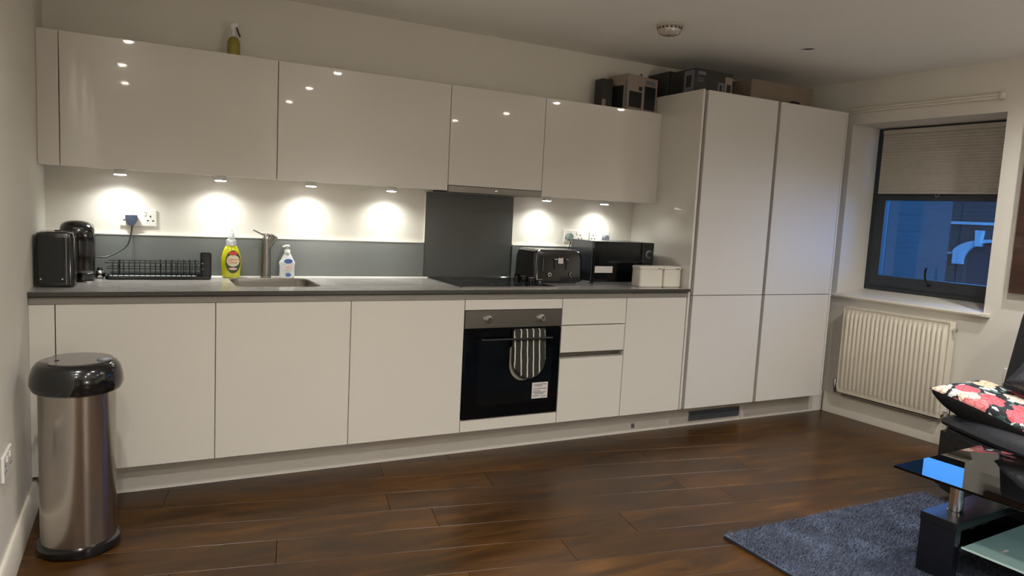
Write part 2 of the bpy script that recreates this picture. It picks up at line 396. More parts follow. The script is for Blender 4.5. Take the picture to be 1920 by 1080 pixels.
def text(name, body, size, m, parent, loc, rot, ext=.0004, align='CENTER', frame=None):
    c = bpy.data.curves.new(name, 'FONT'); c.body = body; c.size = size; c.extrude = ext; c.align_x = align; c.align_y = 'CENTER'; c.resolution_u = 2
    o = bpy.data.objects.new(name, c); COL.objects.link(o)
    M = Matrix.Translation(loc) @ Euler([R(a) for a in rot]).to_matrix().to_4x4()
    if frame is not None: M = frame @ M
    bpy.context.view_layer.update()
    me = bpy.data.meshes.new_from_object(o); bpy.data.objects.remove(o)
    q = bpy.data.objects.new(name, me); COL.objects.link(q); me.materials.clear(); me.materials.append(m)
    q.parent = parent; q.matrix_basis = world_of(parent).inverted() @ M
    return q

# ------------------------------------------------------------------ room shell
YB = -5.4
def xr(y): return XC - y*math.tan(ANG)
room = [(0, YW), (0, YB), (xr(YB), YB), (xr(YW), YW)]
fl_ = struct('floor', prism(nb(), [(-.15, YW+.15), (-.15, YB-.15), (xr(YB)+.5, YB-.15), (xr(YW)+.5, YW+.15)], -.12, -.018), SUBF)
struct('ceiling', prism(nb(), [(-.15, YW+.15), (-.15, YB-.15), (xr(YB)+.5, YB-.15), (xr(YW)+.5, YW+.15)], ZC, ZC+.12), CEIL)
struct('wall_left', B(-.15, 0, YB-.15, YW+.15, -.12, ZC), WALL)
struct('wall_back', prism(nb(), [(-.0, YW), (xr(YW)+.4, YW), (xr(YW)+.4, YW+.15), (-.0, YW+.15)], -.12, ZC), WALL)
struct('wall_front', prism(nb(), [(-.0, YB), (xr(YB)+.4, YB), (xr(YB)+.4, YB-.15), (-.0, YB-.15)], -.12, ZC), WALL)
WIN = (-.088, .885, .852, 2.037)
struct('wall_right', holed(nb(), [(-.62, -.12), (5.6, -.12), (5.6, ZC), (-.62, ZC)], [[(WIN[0], WIN[2]), (WIN[1], WIN[2]), (WIN[1], WIN[3]), (WIN[0], WIN[3])]], 0, .36, 'Y'), WALL, frame=FW)

def clip(poly, a, b):   # keep the left side of a->b
    out = []
    for i in range(len(poly)):
        p, q = poly[i], poly[(i+1) % len(poly)]
        sp = (b[0]-a[0])*(p[1]-a[1])-(b[1]-a[1])*(p[0]-a[0]); sq = (b[0]-a[0])*(q[1]-a[1])-(b[1]-a[1])*(q[0]-a[0])
        if sp >= 0: out.append(p)
        if sp*sq < 0:
            t = sp/(sp-sq); out.append((p[0]+(q[0]-p[0])*t, p[1]+(q[1]-p[1])*t))
    return out
th = R(-10.4); ct, st = math.cos(th), math.sin(th)
PWID = .1925
def pw(u, v): return (u*ct-v*st, u*st+v*ct)
v0 = -.62*ct   # a joint line: y + .1835 x = -.62
joints = {0: [1.97], 1: [1.45+.12]}
for k in range(-40, 12):
    va = v0+k*PWID; u = -3.0+random.random()*1.0
    fixed = {3: 1.93, 1: 1.59, -1: 2.05, 0: 2.40, -2: 1.62}.get(k)
    ends = []
    u = (fixed - 1.45*4) if fixed else -6+random.random()*1.4
    while u < 9: ends.append(u); u += 1.45 if fixed else 1.45
    for a_, b_ in zip(ends, ends[1:]):
        g = .0007
        q = [pw(a_+g, va+g), pw(b_-g, va+g), pw(b_-g, va+PWID-g), pw(a_+g, va+PWID-g)]
        for i in range(4):
            q = clip(q, room[i], room[(i+1) % 4])
            if len(q) < 3: break
        if len(q) < 3: continue
        ar = abs(sum(q[i][0]*q[(i+1) % len(q)][1]-q[(i+1) % len(q)][0]*q[i][1] for i in range(len(q))))/2
        if ar < .004: continue
        if ar > .05: bm = prism(nb(), q, -.018, 0, bev=.0012)
        else: bm = prism(nb(), q, -.018, 0)
        mk('plank', bm, PLANK, fl_)

# skirting and sill and curtain track
def skirt(name, poly_len, frame, x0, x1):
    return struct(name, prism(nb(), [(-.016, 0), (0, 0), (0, .145), (-.010, .145), (-.016, .135)], x0, x1, 'X'), TRIMW, frame=frame)
struct('baseboard_right', prism(nb(), [(-.016, 0), (-.0005, 0), (-.0005, .145), (-.010, .145), (-.016, .135)], -.10, 5.35, 'X'), TRIMW, frame=FW)
struct('baseboard_left', prism(nb(), [(0.0005, 0), (.016, 0), (.016, .115), (.010, .125), (0.0005, .125)], YB, YP-.002, 'Y'), TRIMW)
bpy.data.objects['baseboard_left'].name = 'baseboard_left'

# prism with axis Y maps (u,v)->(x,z): good

sill = nb()
loops(sill, [[(x, -.032, .835), (x, -.036, .845), (x, -.032, .856), (x, .332, .889), (x, .332, .86), (x, -.01, .835)] for x in (-.0875, .8845)]); fix(sill)
box(sill, .8845, .925, -.034, -.0008, .835, .857, .003)
box(sill, -.115, -.0875, -.034, -.0008, .835, .857, .003)
struct('trim_1', sill, TRIMW, frame=FW)      # window sill
tr = B(-.10, .862, -.028, -.0008, 2.112, 2.128, .002); box(tr, -.10, .862, -.036, -.024, 2.128, 2.142, .002); box(tr, .85, .866, -.04, -.0008, 2.108, 2.146, .002)
struct('trim_2', tr, TRIMW, frame=FW)        # curtain track

# window
w = mk('window_1', holed(nb(), [(-.0878, .8895), (.8848, .8895), (.8848, 2.0368), (-.0878, 2.0368)], [[(-.04, .935), (.84, .935), (.84, 1.555), (-.04, 1.555)], [(-.04, 1.60), (.84, 1.60), (.84, 1.99), (-.04, 1.99)]], .315, .359, 'Y'), FRAMEG, frame=FW, origin=(0, 0, 0))
w['kind'] = 'structure'
s_ = mk('sash', holed(nb(), [(-.052, .925), (.852, .925), (.852, 1.570), (-.052, 1.570)], [[(.02, .998), (.80, .998), (.80, 1.532), (.02, 1.532)]], .300, .352, 'Y'), FRAMEG, w, FW)
mk('pane', B(.018, .802, .328, .334, .996, 1.534), GLASSW, s_, FW)
mk('pane', B(-.045, .845, .335, .341, 1.595, 1.995), GLASSW, w, FW)
h_ = nb(); box(h_, .365, .405, .289, .2995, .95, .968, .003); tube(h_, smoothpts([(.385, .293, .96), (.385, .278, .965), (.380, .268, .985), (.374, .262, 1.02), (.372, .264, 1.06), (.376, .268, 1.08)]), .007, 8)
mk('handle', h_, BLACKP, s_, FW)

# blind: honeycomb
bl = thing('honeycomb_blind', 'pleated beige-grey honeycomb blind pulled halfway down the window', 'blind', (0.4, .295, 1.578), frame=FW)
nple = 20; zt, zb = 1.99, 1.594; ring = []
for side in (0, 1):
    rng = range(nple*2+1) if side == 0 else range(nple*2, -1, -1)
    for i in rng:
        z = zt+(zb-zt)*i/(nple*2); d = .002 if i % 2 else -.002
        ring.append(((.283-d) if side == 0 else (.303+d), z))
pm = nb(); prism(pm, ring, -.033, .852, 'X')
mk('pleated_fabric', pm, BLINDM, bl, FW, angle=10)
mk('head_rail', B(-.035, .855, .276, .31, 1.991, 2.022, .003), mat('blind_rail_enamel', 'b8b2a4', .5), bl, FW)
mk('bottom_rail', B(-.035, .855, .280, .306, 1.577, 1.593, .003), mat('blind_rail_enamel', 'b8b2a4', .5), bl, FW)
tb_ = nb(); tube(tb_, smoothpts([(.375, .279, 1.580), (.378, .274, 1.562), (.387, .272, 1.556), (.396, .274, 1.562), (.399, .279, 1.580)]), .0022, 6)
mk('pull_tab', tb_, GREYP, bl, FW)

# door behind the camera
d_ = struct('door_1', B(.9, 1.75, YB+.001, YB+.045, .002, 2.03, .003), DOORW)
mk('door_handle', tube(nb(), smoothpts([(1.66, YB+.045, 1.02), (1.66, YB+.10, 1.02), (1.62, YB+.11, 1.02), (1.54, YB+.11, 1.02)]), .01), CHROME, d_)

# unseen glowing globe on a cupboard, both added for soft front fill
t = thing('added_sideboard', 'added low white cupboard carrying the fill globe, unseen behind the viewer', 'added_sideboard', (2.4, -5.1, 0))
mk('body', B(1.9, 3.3, -5.36, -4.95, .08, .75, .003), CARC, t)
for x in (1.95, 3.22): mk('leg', B(x, x+.03, -5.3, -5.0, .0006, .0795), BLACKM, t)
t = thing('added_fill_globe', 'added glowing globe giving front fill light, unseen behind the viewer', 'lamp', (2.6, -5.12, .7505))
mk('base', lathe(nb(), (2.6, -5.12, .7506), [(.07, 0), (.07, .015), (.02, .025), (.015, .16)], 24), CHROME, t)
mk('globe', lathe(nb(), (2.6, -5.12, .912), [(.14*math.sin(R(a)), .14-.14*math.cos(R(a))) for a in range(8, 180, 12)], 32), mat('fill_globe_glow', (1, .97, .92), .3, emit=FILL_GLOBE), t)

# ------------------------------------------------------------------ outside
nbld = thing('neighbouring_building', 'dark brick side wall of the nearest building outside the window', 'building', (-3.6, 5.0, -3.2), frame=FW)
mk('wall', prism(nb(), [(-9.0, 5.0), (-1.965, 5.0), (-3.9, 7.2), (-9.0, 7.2)], -3.2, 4.6), BRICKN, nbld, FW)
mk('coping', prism(nb(), [(-9.0, 4.95), (-1.93, 4.95), (-3.88, 7.2), (-9.0, 7.2)], 4.601, 4.7), STONE, nbld, FW)
fb = thing('brick_house', 'farther brick house with pale arched doorway, keystone and stone band', 'building', (-3, 8.0, -3.2), frame=FW)
arc_c, arc_z = -2.83, .86
def arch(r, z0, n=20): return [(arc_c+r*math.cos(math.pi*k/n), z0+r*.78*math.sin(math.pi*k/n)) for k in range(n+1)]
opening = [(arc_c+.42, -3.1), (arc_c+.42, arc_z)]+[(arc_c+.42*math.cos(math.pi*k/20), arc_z+.36*math.sin(math.pi*k/20)) for k in range(1, 20)]+[(arc_c-.42, arc_z), (arc_c-.42, -3.1)]
mk('wall', holed(nb(), [(-8, -3.2), (3, -3.2), (3, 2.45), (-8, 2.45)], [opening], 8.0, 8.3, 'Y'), BRICKF, fb, FW)
sur = [(arc_c+.58, .84), (arc_c+.58, 1.02)]+[(arc_c+.60*math.cos(R(a)), 1.0+.27*math.sin(R(a))) for a in range(10, 171, 8)]+[(arc_c-.58, 1.02), (arc_c-.58, .84), (arc_c-.42, .84), (arc_c-.42, .9)]+[(arc_c-.42*math.cos(R(a)), arc_z+.03+.33*math.sin(R(a))) for a in range(8, 173, 8)]+[(arc_c+.42, .9), (arc_c+.42, .84)]
mk('arch_surround', prism(nb(), sur, 7.93, 8.02, 'Y'), STONE, fb, FW)
mk('keystone', prism(nb(), [(arc_c-.235, 1.15), (arc_c-.165, 1.15), (arc_c-.145, 1.41), (arc_c-.255, 1.41)], 7.90, 8.02, 'Y'), STONE, fb, FW)
mk('stone_band', B(-8, 3, 7.95, 8.02, 1.50, 1.545), STONE, fb, FW)
mk('impost', B(-3.70, -3.41, 7.96, 8.02, 1.0, 1.03), STONE, fb, FW)
mk('door', B(arc_c-.45, arc_c+.45, 8.12, 8.17, -3.1, 1.25), mat('dark_house_door', '34343a', .6), fb, FW)
mk('roof', prism(nb(), [(7.8, 2.45), (10.5, 3.0), (10.5, 2.45)], -8.05, 3.05, 'X'), mat('slate', '4a4a50', .8, noise=.1), fb, FW)
mk('rear_wall', B(-8, 3, 8.3, 10.4, -3.2, 2.45), BRICKF, fb, FW)
gr = struct('ground', B(-12, 12, .5, 22, -3.4, -3.2), mat('street_asphalt', '3d3e40', .9, noise=.1), frame=FW)
gr['label'] = 'street ground outside the window'

# ------------------------------------------------------------------ kitchen
def cab(name, label, loc, group=None, cat='cabinet'): return thing(name, label, cat, loc, group)
ZD0, ZD1 = .150, .8525
# base units: x0,x1
base = [(.0905, .6805, 'wide white base cabinet door directly behind the steel bin'),
        (.684, 1.2775, 'white base cabinet door under the sink, second from the left wall'),
        (1.281, 1.867, 'white base cabinet door immediately left of the oven'),
        (2.8925, 3.337, 'narrow white base cabinet door between the drawers and the tall units')]
for i, (a, b_, lab) in enumerate(base):
    t = cab('base_cabinet', lab.replace('cabinet door', 'cabinet with one handleless door'), ((a+b_)/2, .3, ZD0), 'handleless white base cabinets')
    c = nb(); holed(c, [(a-.0015, ZD0+.002), (b_+.0015, ZD0+.002), (b_+.0015, .852), (a-.0015, .852)], [[(a+.016, ZD0+.02), (b_-.016, ZD0+.02), (b_-.016, .835), (a+.016, .835)]], .0205, YW-.02, 'Y')
    if i == 1:
        c = nb(); holed(c, [(a-.0015, ZD0+.002), (b_+.0015, ZD0+.002), (b_+.0015, .852), (a-.0015, .852)], [[(a+.012, ZD0+.02), (b_-.012, ZD0+.02), (b_-.012, .847), (a+.012, .847)]], .0205, YW-.02, 'Y')
    mk('carcass', c, CARC, t)
    mk('door', B(a, b_, .0, .019, ZD0, ZD1, .0012), SATIN, t)
t = cab('filler_panel', 'narrow white filler strip between left wall and base cabinets', (.044, .01, ZD0), cat='panel')
mk('panel', B(.0005, .087, .0, .019, ZD0, ZD1, .0012), SATIN, t)
# drawers
t = cab('drawer_cabinet', 'white three-drawer cabinet to the right of the oven', (2.67, .3, ZD0))
mk('carcass', holed(nb(), [(2.456, ZD0+.002), (2.8895, ZD0+.002), (2.8895, .852), (2.456, .852)], [[(2.47, .17), (2.875, .17), (2.875, .84), (2.47, .84)]], .0605, YW-.02, 'Y'), CARC, t)
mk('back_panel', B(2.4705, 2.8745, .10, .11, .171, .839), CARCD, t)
for z0, z1 in ((.7035, .8525), (.548, .6985), (ZD0, .512)):
    mk('drawer', B(2.4575, 2.888, .0, .019, z0, z1, .0012), SATIN, t)
mk('grip_channel', prism(nb(), [(.019, .512), (.06, .512), (.06, .548), (.052, .548), (.052, .519), (.019, .519)], 2.4575, 2.888, 'X'), RAIL, t)
mk('side_strip', B(2.4575, 2.888, .0195, .06, .7, .703), CARC, t)
# oven housing
t = cab('oven_housing', 'white cabinet housing around the built-in oven', (2.16, .3, ZD0))
mk('carcass', holed(nb(), [(1.8705, ZD0+.002), (2.4535, ZD0+.002), (2.4535, .852), (1.8705, .852)], [[(1.884, .2155), (2.44, .2155), (2.44, .796), (1.884, .796)]], .0305, YW-.02, 'Y'), CARC, t)
mk('top_strip', B(1.8705, 2.4535, .0, .019, .7975, ZD1, .0012), SATIN, t)
mk('bottom_strip', B(1.8705, 2.4535, .0, .019, ZD0, .213, .0012), SATIN, t)
# oven
ov = thing('built_in_oven', 'built-in black glass oven with brushed steel control panel', 'oven', (2.16, .25, .216))
mk('body', B(1.886, 2.438, .030, .50, .217, .795), BLACKM, ov)
mk('control_panel', B(1.873, 2.4505, -.004, .0295, .700, .7955, .002), STEEL, ov)
od = mk('door', B(1.873, 2.4505, -.008, .0295, .2165, .697, .003), BLACKG, ov)
mk('inner_window', B(1.955, 2.40, -.0088, -.0081, .285, .585), DARKG, od)
hb = nb(); tube(hb, [(1.95, -.045, .645), (2.375, -.045, .645)], .006, 12)
for x in (1.97, 2.355): tube(hb, [(x, -.0085, .645), (x, -.045, .645)], .006, 10)
mk('handle', hb, BLACKM, od)
for x in (2.003, 2.321):
    k = mk('knob', lathe(nb(), (x, -.0045, .746), [(.022, 0), (.0225, -.004), (.018, -.006), (.0165, -.022), (.014, -.025)], 28, 'Y'), CHROME, ov)
    mk('pointer', B(x-.0015, x+.0015, -.0305, -.0295, .748, .760), BLACKM, k)
lb = mk('label', B(2.285, 2.384, -.0092, -.0081, .303, .392), LABELW, od, label='white paper energy sticker')
for i, (x0, x1, z) in enumerate(((2.295, 2.375, .381), (2.30, 2.35, .372), (2.292, 2.378, .357), (2.292, 2.34, .345), (2.292, 2.37, .336), (2.30, 2.36, .328), (2.292, 2.33, .317), (2.345, 2.375, .314))):
    mk('printed_line', B(x0, x1, -.0096, -.0093, z-.0014, z+.0014), INK, lb)
for x0, x1, z, h in ((2.33, 2.385, .437, .003), (2.325, 2.382, .4225, .0032), (2.288, 2.32, .408, .0016), (2.35, 2.384, .407, .0016), (2.33, 2.345, .393+.006, .002), (2.352, 2.37, .401, .002)):
    mk('printed_line', B(x0, x1, -.0087, -.0081, z-h, z+h), LABELW, od)

# oven glove (between handle and door), rounded bottom
gl = thing('oven_glove', 'dark oven glove with white stripes hanging from the oven door handle', 'oven glove', (2.24, -.03, .42))
def glove(x0, x1, zt, zb, y0, y1, lean=0.0):
    r = (x1-x0)/2; cx = (x0+x1)/2; pts = [(x1-.012, zt), (x1-.003, zt-.012), (x1, zb+r*1.05)]
    for k in range(1, 16):
        a = math.pi*k/16; pts.append((cx+r*math.cos(a), zb+r*1.05-r*1.05*math.sin(a)))
    pts += [(x0, zb+r*1.05), (x0+.003, zt-.012), (x0+.012, zt)]
    pts = [(u+lean*(zt-v), v) for u, v in pts]
    return pts
bm = nb(); prism(bm, glove(2.145, 2.340, .694, .425, 0, 0, .03), -.034, -.012, 'Y', bev=.006)
mk('front_mitt', bm, STRIPE, gl)
bm = nb(); tube(bm, [(u, -.023, v) for u, v in glove(2.143, 2.342, .694, .423, 0, 0, .03)], .0055, 8)
mk('black_binding', bm, BLACKM, gl)
bm = nb(); prism(bm, glove(2.133, 2.30, .60, .410, 0, 0, .04), -.0115, -.0095, 'Y')
mk('rear_mitt', bm, mat('cream_glove_lining', '8e887a', .9), gl)

# worktop
SX0, SX1, SY0, SY1 = .783, 1.175, .135, .535
wt = thing('worktop', 'long grey laminate kitchen worktop running along the whole wall', 'worktop', (1.67, .3, .88))
hobhole = rrect(1.905, 2.425, .11, .555, .01, 2)
mk('slab', holed(nb(), [(.0015, -.016), (3.343, -.016), (3.343, YW-.001), (.0015, YW-.001)], [rrect(SX0, SX1, SY0, SY1, .055), hobhole], .886, ZT), WTOP, wt)
mk('front_edge', B(.0015, 3.343, -.020, -.0165, .886, ZT-.0005, .001), WEDGE, wt)
mk('back_seal', prism(nb(), [(YW-.024, ZT+.0003), (YW-.0205, ZT+.0003), (YW-.0205, ZT+.0045), (YW-.0225, ZT+.0035)], .16, 3.34, 'X'), BEAD, wt)
for i in range(5):
    y = .20+.065*i
    mk('drainer_groove', B(1.27, 1.72-.03*i, y-.003, y+.003, ZT+.0002, ZT+.0012, .0004, 1), mat('groove_highlight_laminate', '8d8983', .1, coat=.3) if i == 0 else bpy.data.materials['groove_highlight_laminate'], wt)
t = thing('handle_rail', 'grey recessed handle rail under the front edge of the worktop', 'rail', (1.67, .02, .855))
mk('profile', prism(nb(), [(-.004, .8535), (.03, .8535), (.03, .8855), (.022, .8855), (.004, .8855), (-.004, .88)], .002, 3.343, 'X'), RAIL, t)

# sink
sk = thing('sink', 'undermounted stainless steel sink set in the worktop', 'sink', ((SX0+SX1)/2, (SY0+SY1)/2, .76))
def rr3(x0, x1, y0, y1, r, z): return [(u, v, z) for u, v in rrect(x0, x1, y0, y1, r)]
bm = nb()
loops(bm, [rr3(SX0-.008, SX1+.008, SY0-.008, SY1+.008, .06, .884), rr3(SX0+.003, SX1-.003, SY0+.003, SY1-.003, .053, .884),
           rr3(SX0+.003, SX1-.003, SY0+.003, SY1-.003, .053, .90), rr3(SX0+.005, SX1-.005, SY0+.005, SY1-.005, .051, .9),
           rr3(SX0+.012, SX1-.012, SY0+.012, SY1-.012, .05, .77), rr3(SX0+.03, SX1-.03, SY0+.03, SY1-.03, .045, .755),
           rr3(SX0+.15, SX1-.15, SY0+.15, SY1-.15, .03, .752)], caps=False)
bm.faces.new([v for v in bm.verts if abs(v.co.z-.752) < 1e-5]); fix(bm)
for f in bm.faces: f.normal_flip()
mk('basin', bm, STEEL, sk)
mk('drain', lathe(nb(), ((SX0+SX1)/2, (SY0+SY1)/2, .7525), [(.04, 0), (.04, .003), (.03, .004), (.028, .001)], 24), CHROME, sk)

# tap
tp = thing('kitchen_tap', 'brushed steel mixer tap with a lever behind the sink', 'tap', (.972, .566, ZT))
bm = nb(); lathe(bm, (.972, .566, ZT+.0005), [(.027, 0), (.027, .006), (.0235, .008), (.0235, .15), (.021, .19), (.0205, .20)], 28)
mk('body', bm, STEEL, tp)
bm = nb(); tube(bm, [(.974, .564, ZT+.155), (1.012, .555, ZT+.222)], .019, 20); 
mk('spout', bm, STEEL, tp)
bm = nb(); lathe(bm, (.972, .566, ZT+.201), [(.0195, 0), (.020, .02), (.018, .03)], 20); mk('valve_cap', bm, CHROME, tp)
bm = nb(); tube(bm, [(.965, .57, ZT+.218), (.905, .55, ZT+.247)], .0045, 10); mk('lever', bm, CHROME, tp)

# splashbacks
t = thing('hob_splashback', 'tall dark grey splashback panel behind the hob', 'splashback', (2.145, YW, ZT))
mk('panel', B(1.8595, 2.4315, YW-.012, YW-.0005, ZT+.0005, 1.4035), SPLASHD, t)
for x in (1.8575, 2.4335): mk('edge_trim', B(x-.0015, x+.0015, YW-.013, YW-.0005, 1.113, 1.40), BEAD, t)
t = thing('upstand', 'long low grey upstand on the wall left of the hob', 'splashback', (.93, YW, ZT))
mk('panel', B(.001, 1.8555, YW-.018, YW-.0005, ZT+.0048, 1.106), SPLASH, t)
mk('top_trim', B(.001, 1.8555, YW-.021, YW-.0005, 1.1065, 1.1135, .001), BEAD, t)
t = thing('upstand', 'short low grey upstand on the wall right of the hob', 'splashback', (2.89, YW, ZT))
mk('panel', B(2.4355, 3.342, YW-.018, YW-.0005, ZT+.0048, 1.106), SPLASH, t)
mk('top_trim', B(2.4355, 3.342, YW-.021, YW-.0005, 1.1065, 1.1135, .001), BEAD, t)

# hob
hb_ = thing('hob', 'black glass ceramic hob with four knobs beside the sink drainer', 'hob', (2.165, .33, ZT))
mk('body', B(1.91, 2.42, .115, .55, .862, ZT), BLACKM, hb_)
mk('glass_top', B(1.880, 2.455, .075, .580, ZT+.0008, ZT+.006, .0015), BLACKG, hb_)
mk('steel_edge', B(1.879, 2.456, .068, .0745, ZT+.0008, ZT+.0062, .001), CHROME, hb_)
mk('steel_edge', B(1.879, 2.456, .5805, .586, ZT+.0008, ZT+.0062, .001), CHROME, hb_)
RING = mat('ceramic_ring_print', '3a3c3e', .3)
for x, y, r in ((2.02, .20, .09), (2.02, .45, .07), (2.24, .20, .07), (2.24, .45, .09)):
    bm = nb(); lathe(bm, (x, y, ZT+.0061), [(r, 0), (r, .0002), (r-.002, .0002), (r-.002, 0)], 40, caps=False)
    mk('heating_ring', bm, RING, hb_)
for y in (.17, .26, .35, .44):
    k = mk('knob', lathe(nb(), (2.395, y, ZT+.0062), [(.0225, 0), (.0225, .005), (.018, .008), (.017, .024), (.015, .026)], 24), BLACKP, hb_)
    mk('grip', B(2.375, 2.415, y-.004, y+.004, ZT+.0325, ZT+.038, .002), CHROME, k)

# upper cabinets
upl = [(.084, .9865, 'wide white wall cabinet nearest the left wall, above the socket and dish rack'),
       (.990, 1.8935, 'wide white wall cabinet second from the left, above the tap'),
       (2.491, 3.3365, 'white wall cabinet directly left of the tall units, with a box on top')]
for a, b_, lab in upl:
    t = cab('wall_cabinet', lab, ((a+b_)/2, YU+.1, 1.415), 'handleless white wall cabinets')
    mk('carcass', B(a-.0012, b_+.0012, YU+.0205, YW-.001, 1.4155, 1.980), CARC, t)
    mk('door', B(a, b_, YU, YU+.019, 1.412, 1.983, .0012), GLOSS, t)
t = cab('extractor_cabinet', 'narrower white wall cabinet over the hob housing the extractor', (2.19, YU+.1, 1.444), cat='cabinet')
mk('carcass', B(1.8955, 2.4885, YU+.0205, YW-.001, 1.442, 1.980), CARC, t)
mk('door', B(1.8965, 2.4875, YU, YU+.019, 1.4435, 1.983, .0012), GLOSS, t)
t = thing('extractor_hood', 'slim brushed steel extractor hood under the wall cabinet above the hob', 'extractor', (2.19, YU+.1, 1.404))
mk('front_strip', B(1.8965, 2.4875, YU-.004, YU+.018, 1.404, 1.441, .002), STEEL, t)
mk('underside', B(1.90, 2.484, YU+.0185, YW-.014, 1.4075, 1.4405), BLACKM, t)
mk('badge', lathe(nb(), (2.191, YU-.0045, 1.424), [(.009, 0), (.009, -.003), (.006, -.004)], 16, 'Y'), CHROME, t)
t = cab('filler_panel', 'narrow white filler strip between left wall and wall cabinets', (.04, YU, 1.412), cat='panel')
mk('panel', B(.001, .0805, YU, YU+.019, 1.412, 1.983, .0012), GLOSS, t)
t = cab('filler_panel', 'thin white end strip where wall cabinets meet tall side panel', (3.341, YU+.005, 1.412), cat='panel')
mk('panel', B(3.3385, 3.3435, YU+.003, YU+.03, 1.412, 1.983), GLOSS, t)

# tall units
ZTALL = 2.0915
t = thing('tall_side_panel', 'tall white glossy side panel between worktop and tall units', 'panel', (3.352, .3, 0))
mk('panel', B(3.3445, 3.360, .0, YW-.001, ZD0, ZTALL+.002, .001), GLOSS, t)
for (a, b_, lab) in ((3.386, 3.965, 'tall white unit with two stacked doors beside the worktop end'), (3.992, 4.603, 'tall white unit with two stacked doors nearest the window')):
    t = cab('tall_cabinet', lab, ((a+b_)/2, .3, ZD0), 'tall handleless units')
    ca = 3.3605 if a < 3.9 else 3.967
    cb = 3.9645 if a < 3.9 else 4.6055
    c = B(ca+.001, cb, .0505, YW-.002, ZD0, ZTALL)
    mk('carcass', c, CARC, t)
    mk('door', B(a, b_, .0, .0495, ZD0, .8595, .0012), TALLM, t, label='lower door')
    mk('door', B(a, b_, .0, .0495, .8635, ZTALL, .0012), TALLM, t, label='upper door')
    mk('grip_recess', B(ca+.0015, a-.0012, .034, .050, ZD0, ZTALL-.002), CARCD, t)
t = thing('tall_side_panel', 'thin tall white end panel nearest the window', 'panel', (4.61, .3, 0))
mk('panel', B(4.6065, 4.622, .0, YW-.001, ZD0, ZTALL, .001), TALLM, t)
mk('filler', B(4.6225, 4.745, .25, .27, ZD0, ZTALL), CARC, t)
# plinth
pl_ = struct('trim_3', holed(nb(), [(.0165, .0005), (4.768, .0005), (4.768, .148), (.0165, .148)], [[(3.52, .030), (3.962, .030), (3.962, .096), (3.52, .096)]], YP, YP+.016, 'Y'), SATIN)
# the first side panel passes in front of the plinth: cut by keeping it short
vg = thing('plinth_vent', 'dark slatted ventilation grille in the plinth under the tall units', 'vent', (3.74, YP, .03))
mk('frame', holed(nb(), rrect(3.5205, 3.9615, .0305, .0955, .003, 1), [[(3.528, .036), (3.954, .036), (3.954, .090), (3.528, .090)]], YP-.004, YP+.012, 'Y'), GREYP, vg)
mk('backing', B(3.5215, 3.9605, YP+.013, YP+.015, .0315, .0945), BLACKM, vg)
for i in range(4):
    z = .0425+i*.0135
    mk('slat', prism(nb(), [(YP-.003, z-.003), (YP+.010, z+.002), (YP+.010, z+.005), (YP-.003, z)], 3.5285, 3.9535, 'X'), GREYP, vg)
t = thing('plinth_clip', 'small grey square clip on the plinth below the drawers', 'clip', (3.078, YP-.003, .03))
mk('plate', B(3.067, 3.089, YP-.005, YP-.0006, .028, .056, .001), GREYP, t)
mk('screw', lathe(nb(), (3.078, YP-.0052, .042), [(.004, 0), (.004, -.001)], 10, 'Y'), CHROME, t)

# under-cabinet pucks
pos_word = ['above the left double socket', 'above the dish rack', 'above the space right of the tap', 'left of the dark hob splashback', 'right of the dark hob splashback', 'above the right-hand sockets and microwave']
pl0 = None
for i, x in enumerate(PUCK_X):
    t = thing('puck_light', 'small round lit spotlight under the wall cabinets ' + pos_word[i], 'light', (x, .508, 1.4150), 'under-cabinet puck lights')
    if pl0 is None:
        a = mk('housing', lathe(nb(), (0, 0, 0), [(.028, 0), (.030, -.004), (.030, -.020), (.0275, -.0225)], 28), CHROME, t, local=True)
        b_ = mk('lens', lathe(nb(), (0, 0, -.0227), [(.0265, 0), (.0265, -.002), (.022, -.004)], 28), PUCKL, t, local=True)
        pl0 = (a, b_)
    else:
        for s in pl0:
            c = s.copy(); COL.objects.link(c); c.parent = t
    spot('light', (0, 0, -.030), PUCK_W, PUCK_COL, 150, 1.0, .03, t)

# ceiling downlights
dl0 = None
names = ['front left', 'front middle', 'front right', 'rear left', 'rear middle', 'rear right', 'near the sofa', 'behind the viewer on the left', 'behind the viewer in the middle', 'behind the viewer on the right']
for i, (x, y) in enumerate(DOWN_POS):
    t = thing('ceiling_downlight', 'lit recessed ceiling downlight over the room, ' + names[i], 'light', (x, y, ZC), 'lit ceiling downlights')
    if dl0 is None:
        a = mk('trim_ring', lathe(nb(), (0, 0, 0), [(.043, -.0005), (.043, -.004), (.032, -.006), (.031, -.001)], 28, caps=False), WHITEP, t, local=True)
        b_ = mk('lens', lathe(nb(), (0, 0, 0), [(.030, -.001), (.030, -.005), (.024, -.012), (.010, -.0145)], 28), LAMP, t, local=True)
        dl0 = (a, b_)
    else:
        for s in dl0:
            c = s.copy(); COL.objects.link(c); c.parent = t
    spot('light', (0, 0, -.02), DOWN_W, DOWN_COL, 155, 1.0, .028, t)
t = thing('ceiling_downlight', 'unlit round ceiling spotlight above the tall units', 'light', (3.813, -.325, ZC))
mk('trim_ring', lathe(nb(), (3.813, -.325, ZC), [(.043, -.0005), (.043, -.004), (.034, -.006), (.033, -.001)], 28, caps=False), WHITEP, t)
mk('lens', lathe(nb(), (3.813, -.325, ZC), [(.032, -.001), (.032, -.003), (.02, -.0045)], 28), GREYP, t)

